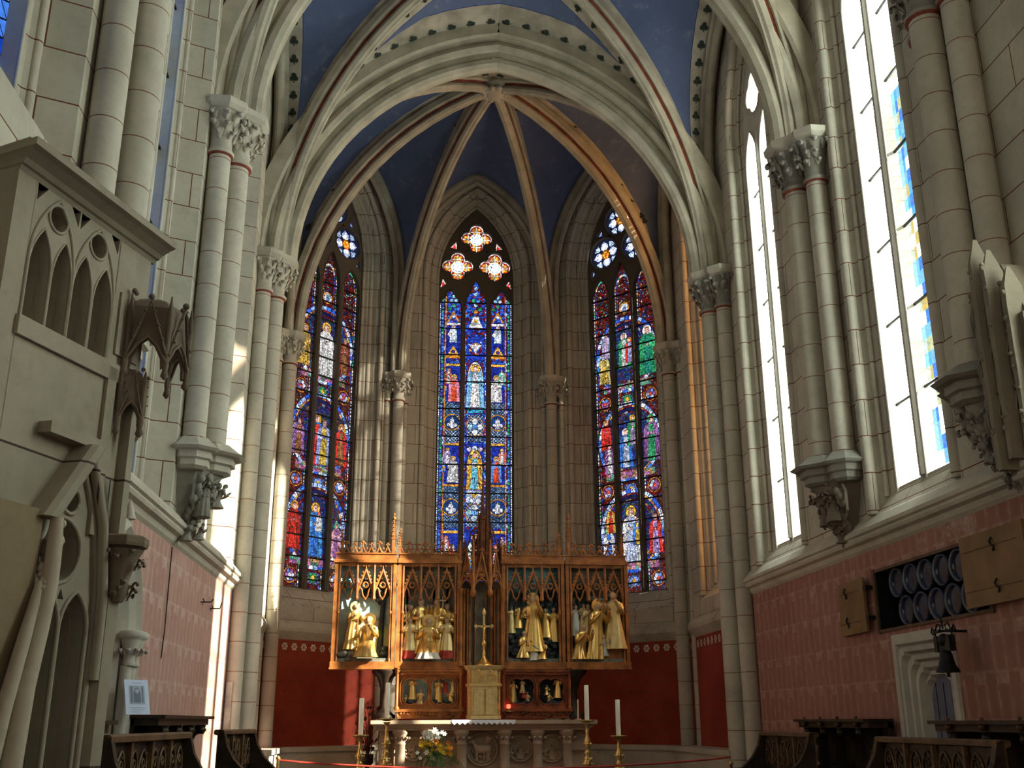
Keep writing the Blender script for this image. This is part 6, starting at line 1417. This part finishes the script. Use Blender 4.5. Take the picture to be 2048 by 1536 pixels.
def ledge(p1, p2, zt, inward, label, group, n, knobs=0):
    """rear row seen from the front: tall back with a projecting ledge on scrolled brackets"""
    a = Vector((p1[0], p1[1], 0)); b = Vector((p2[0], p2[1], 0)); L = (b - a).length; u = (b - a) / L; I = Vector((inward[0], inward[1], 0)); t = thing('rear_stall', (a.x, a.y, 0), label, 'choir stall', group); xf = frame(a, u, I)
    m = MB(); m.xf = xf; m.box(0, L, 0, zt - .02, -.03, .03); m.box(-.02, L + .02, zt - .03, zt, -.03, .30); m.box(0, L, zt - .09, zt - .03, -.03, .24); m.build('back', 'dark_oak', t)
    for i in range(n):
        x = L * (i + .5) / n; m = MB(); m.xf = lambda p, q, r, X=x: xf(X + r, q, p); m.plate([(0, zt - .09), (.27, zt - .09), (.25, zt - .15), (.17, zt - .20), (.12, zt - .30), (.14, zt - .45), (.10, zt - .5), (.3, zt - .55), (.35, .0), (0, 0)], [], -.03, .03)
        m.ball((.23, zt - .14, 0), .05, 0, 6)
        m.build('bracket', 'dark_oak', t)
        if knobs: m = MB(); q = Vector(xf(x, zt, .26)); m.ball(tuple(q + Vector((0, 0, -.05))), .035, 0, 8); m.ball(tuple(q + Vector((0, 0, .01))), .02, 0, 6); m.build('knob', 'oak', t)
    return t
pa, pb = at(209, 1465, 6.75), at(370, 1457, 8.75)
stall(pa, pb, 1.535, 4, (1, -.35), 'long front choir stall on the left, four traceried panels in its back', 'front choir stalls')
pa, pb = at(441, 1457, 11.6), at(502, 1457, 12.6)
stall(pa, pb, 1.535, 3, (1, -.25), 'short front choir stall on the left near the sunlit wall', 'front choir stalls', .55)
pa, pb = at(2002, 1485, 7.65), at(1762, 1473, 9.7)
stall(pa, pb, 1.465, 4, (-1, 0), 'long front choir stall on the right, below the low doorway', 'front choir stalls')
pa, pb = at(1625, 1468, 11.4), at(1528, 1461, 13.0)
stall(pa, pb, 1.485, 3, (-1, 0), 'short front choir stall on the right near the great arch', 'front choir stalls', .5)
ledge((XL + .07, 9.95), (XL + .07, 12.4), 1.67, (1, 0), 'dark rear stalls along the left wall carrying a leaning notice', 'rear stalls', 4)
ledge((XL + .07, 7.3), (XL + .07, 8.35), 1.62, (1, 0), 'dark rear stall end seen just beside the gallery pier', 'rear stalls', 2)
ledge((XR - .07, 12.85), (XR - .07, 10.85), 1.62, (-1, 0), 'dark rear stalls with round knobs left of the low doorway', 'rear stalls', 4, 1)
ledge((XR - .07, 9.42), (XR - .07, 6.6), 1.60, (-1, 0), 'dark rear stalls along the right wall beyond the low doorway', 'rear stalls', 5, 1)
# notice board sheet
q = atx(281, 1425, XL + .22); nt = thing('notice', (XL + .22, q.y, 1.67), 'pale blue printed sheet with a grey picture leaning on the left stalls', 'notice')
w_, h_ = .17, .30
nf = lambda a, b, c: (XL + .20 + a * .72 - b * .20 + c * .6, q.y + a * .62 + b * .16 - c * .7, 1.672 + b * .95 + c * .2)
m = MB(); m.xf = nf; m.box(-w_ / 2 - .03, w_ / 2 + .03, 0, h_, 0, .006); m.build('sheet', 'paper', nt)
m = MB(); m.xf = nf; m.plate([(-.075, .085), (.075, .085), (.075, .25), (-.075, .25)], [], .008, .008, 0)
m.plate([(p, q_) for p, q_ in outline(.035, .10, .17, .235, 5)], [], .0095, .0095, 1); m.plate(circ(0, .2, .02, 8), [], .011, .011, 0); m.plate([(-.06, .10), (-.045, .10), (-.045, .24), (-.06, .24)], [], .0095, .0095, 1); m.plate([(.045, .10), (.06, .10), (.06, .24), (.045, .24)], [], .0095, .0095, 1)
m.build('picture', ['print_light', 'print_grey'], nt)
m = MB(); m.xf = nf
m.plate([(-.05, .268), (.05, .268), (.05, .274), (-.05, .274)], [], .008, .008); m.build('caption', 'print_light', nt)
for i, (a, b) in enumerate(((-.07, .07), (-.06, .06), (-.07, .03))): z = .052 - .018 * i; m = MB(); m.xf = nf; m.plate([(a, z), (b, z), (b, z + .006), (a, z + .006)], [], .008, .008); m.build('text_line', 'print_light', nt)
# ---- boxed-in strips beside the great piers, hooks, wire
for x, y0, lb in ((XL + .06, 15.16, 'white upright strip standing at the left great-arch pier'), (XR - .06, 15.22, 'pale upright strip standing at the right great-arch pier')):
    m = MB(); m.box(x - .03, x + .05, y0 - .03, y0 + .03, .6, 2.13); tag(m.build('conduit_strip', 'plaster'), lb, 'strip', 'upright strips at the piers')
for (px, py, ln, lb) in ((402, 1204, .06, 'upper small black iron hook on the left red wall'), (420, 1217, .12, 'lower black iron hook with a bent rod on the left red wall')):
    q = atx(px, py, XL); m = MB(); m.tube([(XL, q.y, q.z), (XL + .12, q.y, q.z), (XL + .14, q.y, q.z + ln * .6)], .008, 5); m.tube([(XL + .02, q.y, q.z + .04), (XL + .05, q.y - ln, q.z + .0), (XL + .03, q.y - ln, q.z - .04)], .007, 5); tag(m.build('wall_hook', 'iron'), lb, 'hook', 'iron hooks on the left wall')
q = atx(343, 1090, XL); m = MB(); m.tube([(XL + .01, q.y, 3.35), (XL + .012, q.y + .01, 2.5), (XL + .01, q.y - .02, 2.22)], .006, 5); tag(m.build('cable', 'iron'), 'thin dark cable running down the left red wall', 'cable')
# ============================================================= RIGHT WALL FITTINGS
# opening with rows of round jars
pn = thing('pot_niche', (XR, (POT[0] + POT[1]) / 2, POT[2]), 'dark rectangular wall recess framing rows of round glazed pots', 'niche'); xf = frame((XR, 0, 0), (0, 1, 0), (-1, 0, 0))
m = MB(); m.xf = xf; y0, y1, z0, z1 = POT; D = -.55
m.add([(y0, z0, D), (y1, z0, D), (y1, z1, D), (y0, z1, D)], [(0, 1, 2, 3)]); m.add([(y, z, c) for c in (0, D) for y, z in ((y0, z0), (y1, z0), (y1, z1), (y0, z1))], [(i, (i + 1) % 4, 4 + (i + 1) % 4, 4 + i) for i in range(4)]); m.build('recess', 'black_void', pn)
m = MB(); m.xf = xf
for a, b, c, d in ((y0 - .05, y0, z0 - .04, z1 + .04), (y1, y1 + .05, z0 - .04, z1 + .04)): m.box(a, b, c, d, 0, .025)
m.box(y0, y1, z1, z1 + .03, 0, .02); m.box(y0, y1, z0 - .03, z0, 0, .02); m.build('timber_frame', 'shutter_frame', pn)
proto = None; k = 0
for row, (zc, ys) in enumerate(((2.965, [10.53, 10.21, 9.89, 9.57, 9.25, 8.93]), (2.665, [10.37, 10.05, 9.73, 9.41, 9.09]))):
    for i, yy in enumerate(ys):
        if yy < y0 + .12: yy = y0 + .13
        loc = Vector((XR - .02, yy, zc)); k += 1
        if proto is None:
            o = thing('round_pot', loc); m = MB(); m.xf = lambda x, y, z: (loc.x + z, loc.y + x, loc.z + y)
            m.lathe([(.150, .02), (.158, .0), (.150, -.02), (.125, .0), (.118, .05), (.100, .12), (.085, .22), (.09, .32), (.05, .40), (.01, .41)], 0, 0, .04, 24); m.build('body', 'pot_ceramic', o)
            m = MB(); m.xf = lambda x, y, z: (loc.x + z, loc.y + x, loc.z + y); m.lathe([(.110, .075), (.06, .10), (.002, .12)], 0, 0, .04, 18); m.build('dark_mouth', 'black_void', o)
            proto = o
        else: o = copy_tree(proto); o.location = loc
        nth = ['first', 'second', 'third', 'fourth', 'fifth', 'last'][i]
        tag(o, 'dark glazed round pot, %s from the left in the %s row of the wall recess' % (nth if i < len(ys) - 1 or row == 0 else 'last', 'upper' if row == 0 else 'lower'), 'pot', 'round pots in the wall recess')
def shutter(ya, yb, za, zb, lb, tilt, hook):
    t = thing('wooden_shutter', (XR, (ya + yb) / 2, za), lb, 'shutter', 'wooden shutters of the pot recess'); m = MB(); xf = lambda a, b, c: (XR - .05 - c - (a - min(ya, yb)) * tilt, a, b)
    m.xf = xf; m.box(min(ya, yb), max(ya, yb), za, zb, 0, .03); m.build('panel', 'shutter_wood', t)
    for z in (za + (zb - za) * .22, za + (zb - za) * .78):
        m = MB(); m.xf = xf; m.box(min(ya, yb) + .1, max(ya, yb) - .0, z - .003, z + .003, .028, .034); m.build('strap_hinge', 'shutter_frame', t)
        m = MB(); m.xf = xf; m.tube([(hook, z - .05, .04), (hook - .03, z - .02, .05), (hook + .01, z, .05), (hook + .03, z + .03, .05), (hook, z + .06, .045)], .010, 5); m.build('curled_hook', 'iron', t)
    return t
shutter(11.16, 11.92, 2.52, 3.10, 'smaller brown wooden shutter swung open left of the pot recess', -.04, 11.66)
shutter(8.0, 9.02, 2.54, 3.16, 'large tan wooden shutter folded open right of the pot recess', 0.0, 8.45)
for z, lb in ((2.66, 'lower'), (2.98, 'upper')): m = MB(); m.box(XR - .09, XR, 11.06, 11.14, z - .02, z + .02); tag(m.build('iron_latch', 'iron'), '%s iron latch between the left shutter and the pot recess' % lb, 'latch')

# door
DY = DOOR[0]; dr = thing('door_1', (XR, DY, 0), kind='structure'); xf = frame((XR, DY, 0), (0, 1, 0), (-1, 0, 0))
def dshape(hw, zt, r, z0=0.0):                          # shouldered head with hollowed corners
    L = [(-hw, z0), (-hw, zt - r * 1.5)] + [(-hw + r * (1 - cos(t)) * 1.0, zt - r * 1.5 + r * 1.2 * sin(t)) for t in (.4, .8, 1.2, 1.5)] + [(-hw + r * 1.05, zt)]
    return L + [(-p, q) for p, q in L[::-1]]
m = MB(); m.xf = xf
rg = []
for hw, zt, c, r in ((.62, 2.44, .0, .001), (.62, 2.44, .035, .001), (.54, 2.34, .035, .001), (.53, 2.32, -.03, .02), (.51, 2.30, .03, .06), (.48, 2.26, .02, .09), (.47, 2.24, -.09, .10), (.44, 2.22, -.04, .11), (.41, 2.18, -.06, .12), (.40, 2.16, -.18, .12), (.37, 2.13, -.12, .13), (.34, 2.10, -.14, .13), (.33, 2.07, -.27, .13), (.30, 2.03, -.22, .14), (.28, 2.0, -.36, .14)): rg.append([(a, b, c if c > 0 else c * .5) for a, b in dshape(hw, zt, r)])
m.loft(rg, 0, False, False, False); m.build('door_surround', 'window_stone', dr)
m = MB(); m.xf = xf; m.plate(dshape(.40, 2.1, .1), [], -.22, -.17); 
m.build('door_leaf', 'door_paint', dr)
m = MB(); m.xf = xf
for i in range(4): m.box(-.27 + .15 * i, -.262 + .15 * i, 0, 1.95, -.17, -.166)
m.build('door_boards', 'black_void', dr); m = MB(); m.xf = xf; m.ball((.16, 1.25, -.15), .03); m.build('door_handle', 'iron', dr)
# bell on a scrolled bracket
by = 9.55; q = atx(1886, 1262, XR - .22); bx, byy, bz = XR - .22, q.y, q.z
bl = thing('hand_bell', (bx, byy, bz - .32), 'dark bell hanging from a scrolled iron bracket beside the low doorway', 'bell')
m = MB(); m.lathe([(.105, 0), (.10, .02), (.075, .06), (.06, .12), (.055, .16), (.04, .19), (.01, .20)], bx, byy, bz - .36, 16); m.build('bell_body', 'iron', bl)
m = MB(); m.tube([(bx, byy, bz - .36), (bx, byy, bz - .40)], .015, 6); m.build('clapper', 'iron', bl)
m = MB(); m.box(bx - .02, bx + .02, byy - .10, byy + .10, bz - .17, bz - .10); m.box(bx - .03, bx + .03, byy - .14, byy - .08, bz - .18, bz - .04); m.box(bx - .03, bx + .03, byy + .08, byy + .14, bz - .18, bz - .04); m.ball((bx, byy, bz - .08), .06, 0, 8); m.build('headstock', 'iron', bl)
m = MB(); m.tube([(XR, byy, bz), (bx - .05, byy, bz)], .012, 6); m.tube([(bx, byy - .17, bz), (bx, byy + .17, bz)], .012, 6)
for s_ in (-1, 1): m.tube([(bx, byy + s_ * .15, bz - .12), (bx, byy + s_ * .15, bz), (bx, byy + s_ * .10, bz + .07), (bx, byy + s_ * .04, bz + .05), (bx, byy + s_ * .06, bz + .01)], .009, 5); m.tube([(bx, byy + s_ * .15, bz), (bx, byy + s_ * .20, bz + .04), (bx, byy + s_ * .22, bz), (bx, byy + s_ * .18, bz - .02)], .009, 5)
m.tube([(bx, byy, bz + .02), (bx, byy + .01, bz + .10), (bx, byy + .05, bz + .13)], .009, 5)
m.build('scrolled_bracket', 'iron', bl)
# barrier cord before the sanctuary and its two posts out of frame
m = MB(); a, b = at(556, 1520, 13.6), at(1462, 1530, 13.6); m.tube([(a.x + (b.x - a.x) * t, 13.6, a.z - .12 * sin(pi * t) ** .8) for t in [i / 20 for i in range(21)]], .012, 6)
rp = thing('altar_rail', (1.25, 13.6, .6), 'low curved dark red rope barrier across the sanctuary step', 'rope'); m.build('rope', 'robe_red', rp)
for q in (a, b): m = MB(); m.lathe([(.12, 0), (.12, .02), (.02, .05), (.02, q.z - .6), (.035, q.z - .58), (.01, q.z - .55)], q.x, 13.6, .6, 12); m.build('post', 'brass', rp)
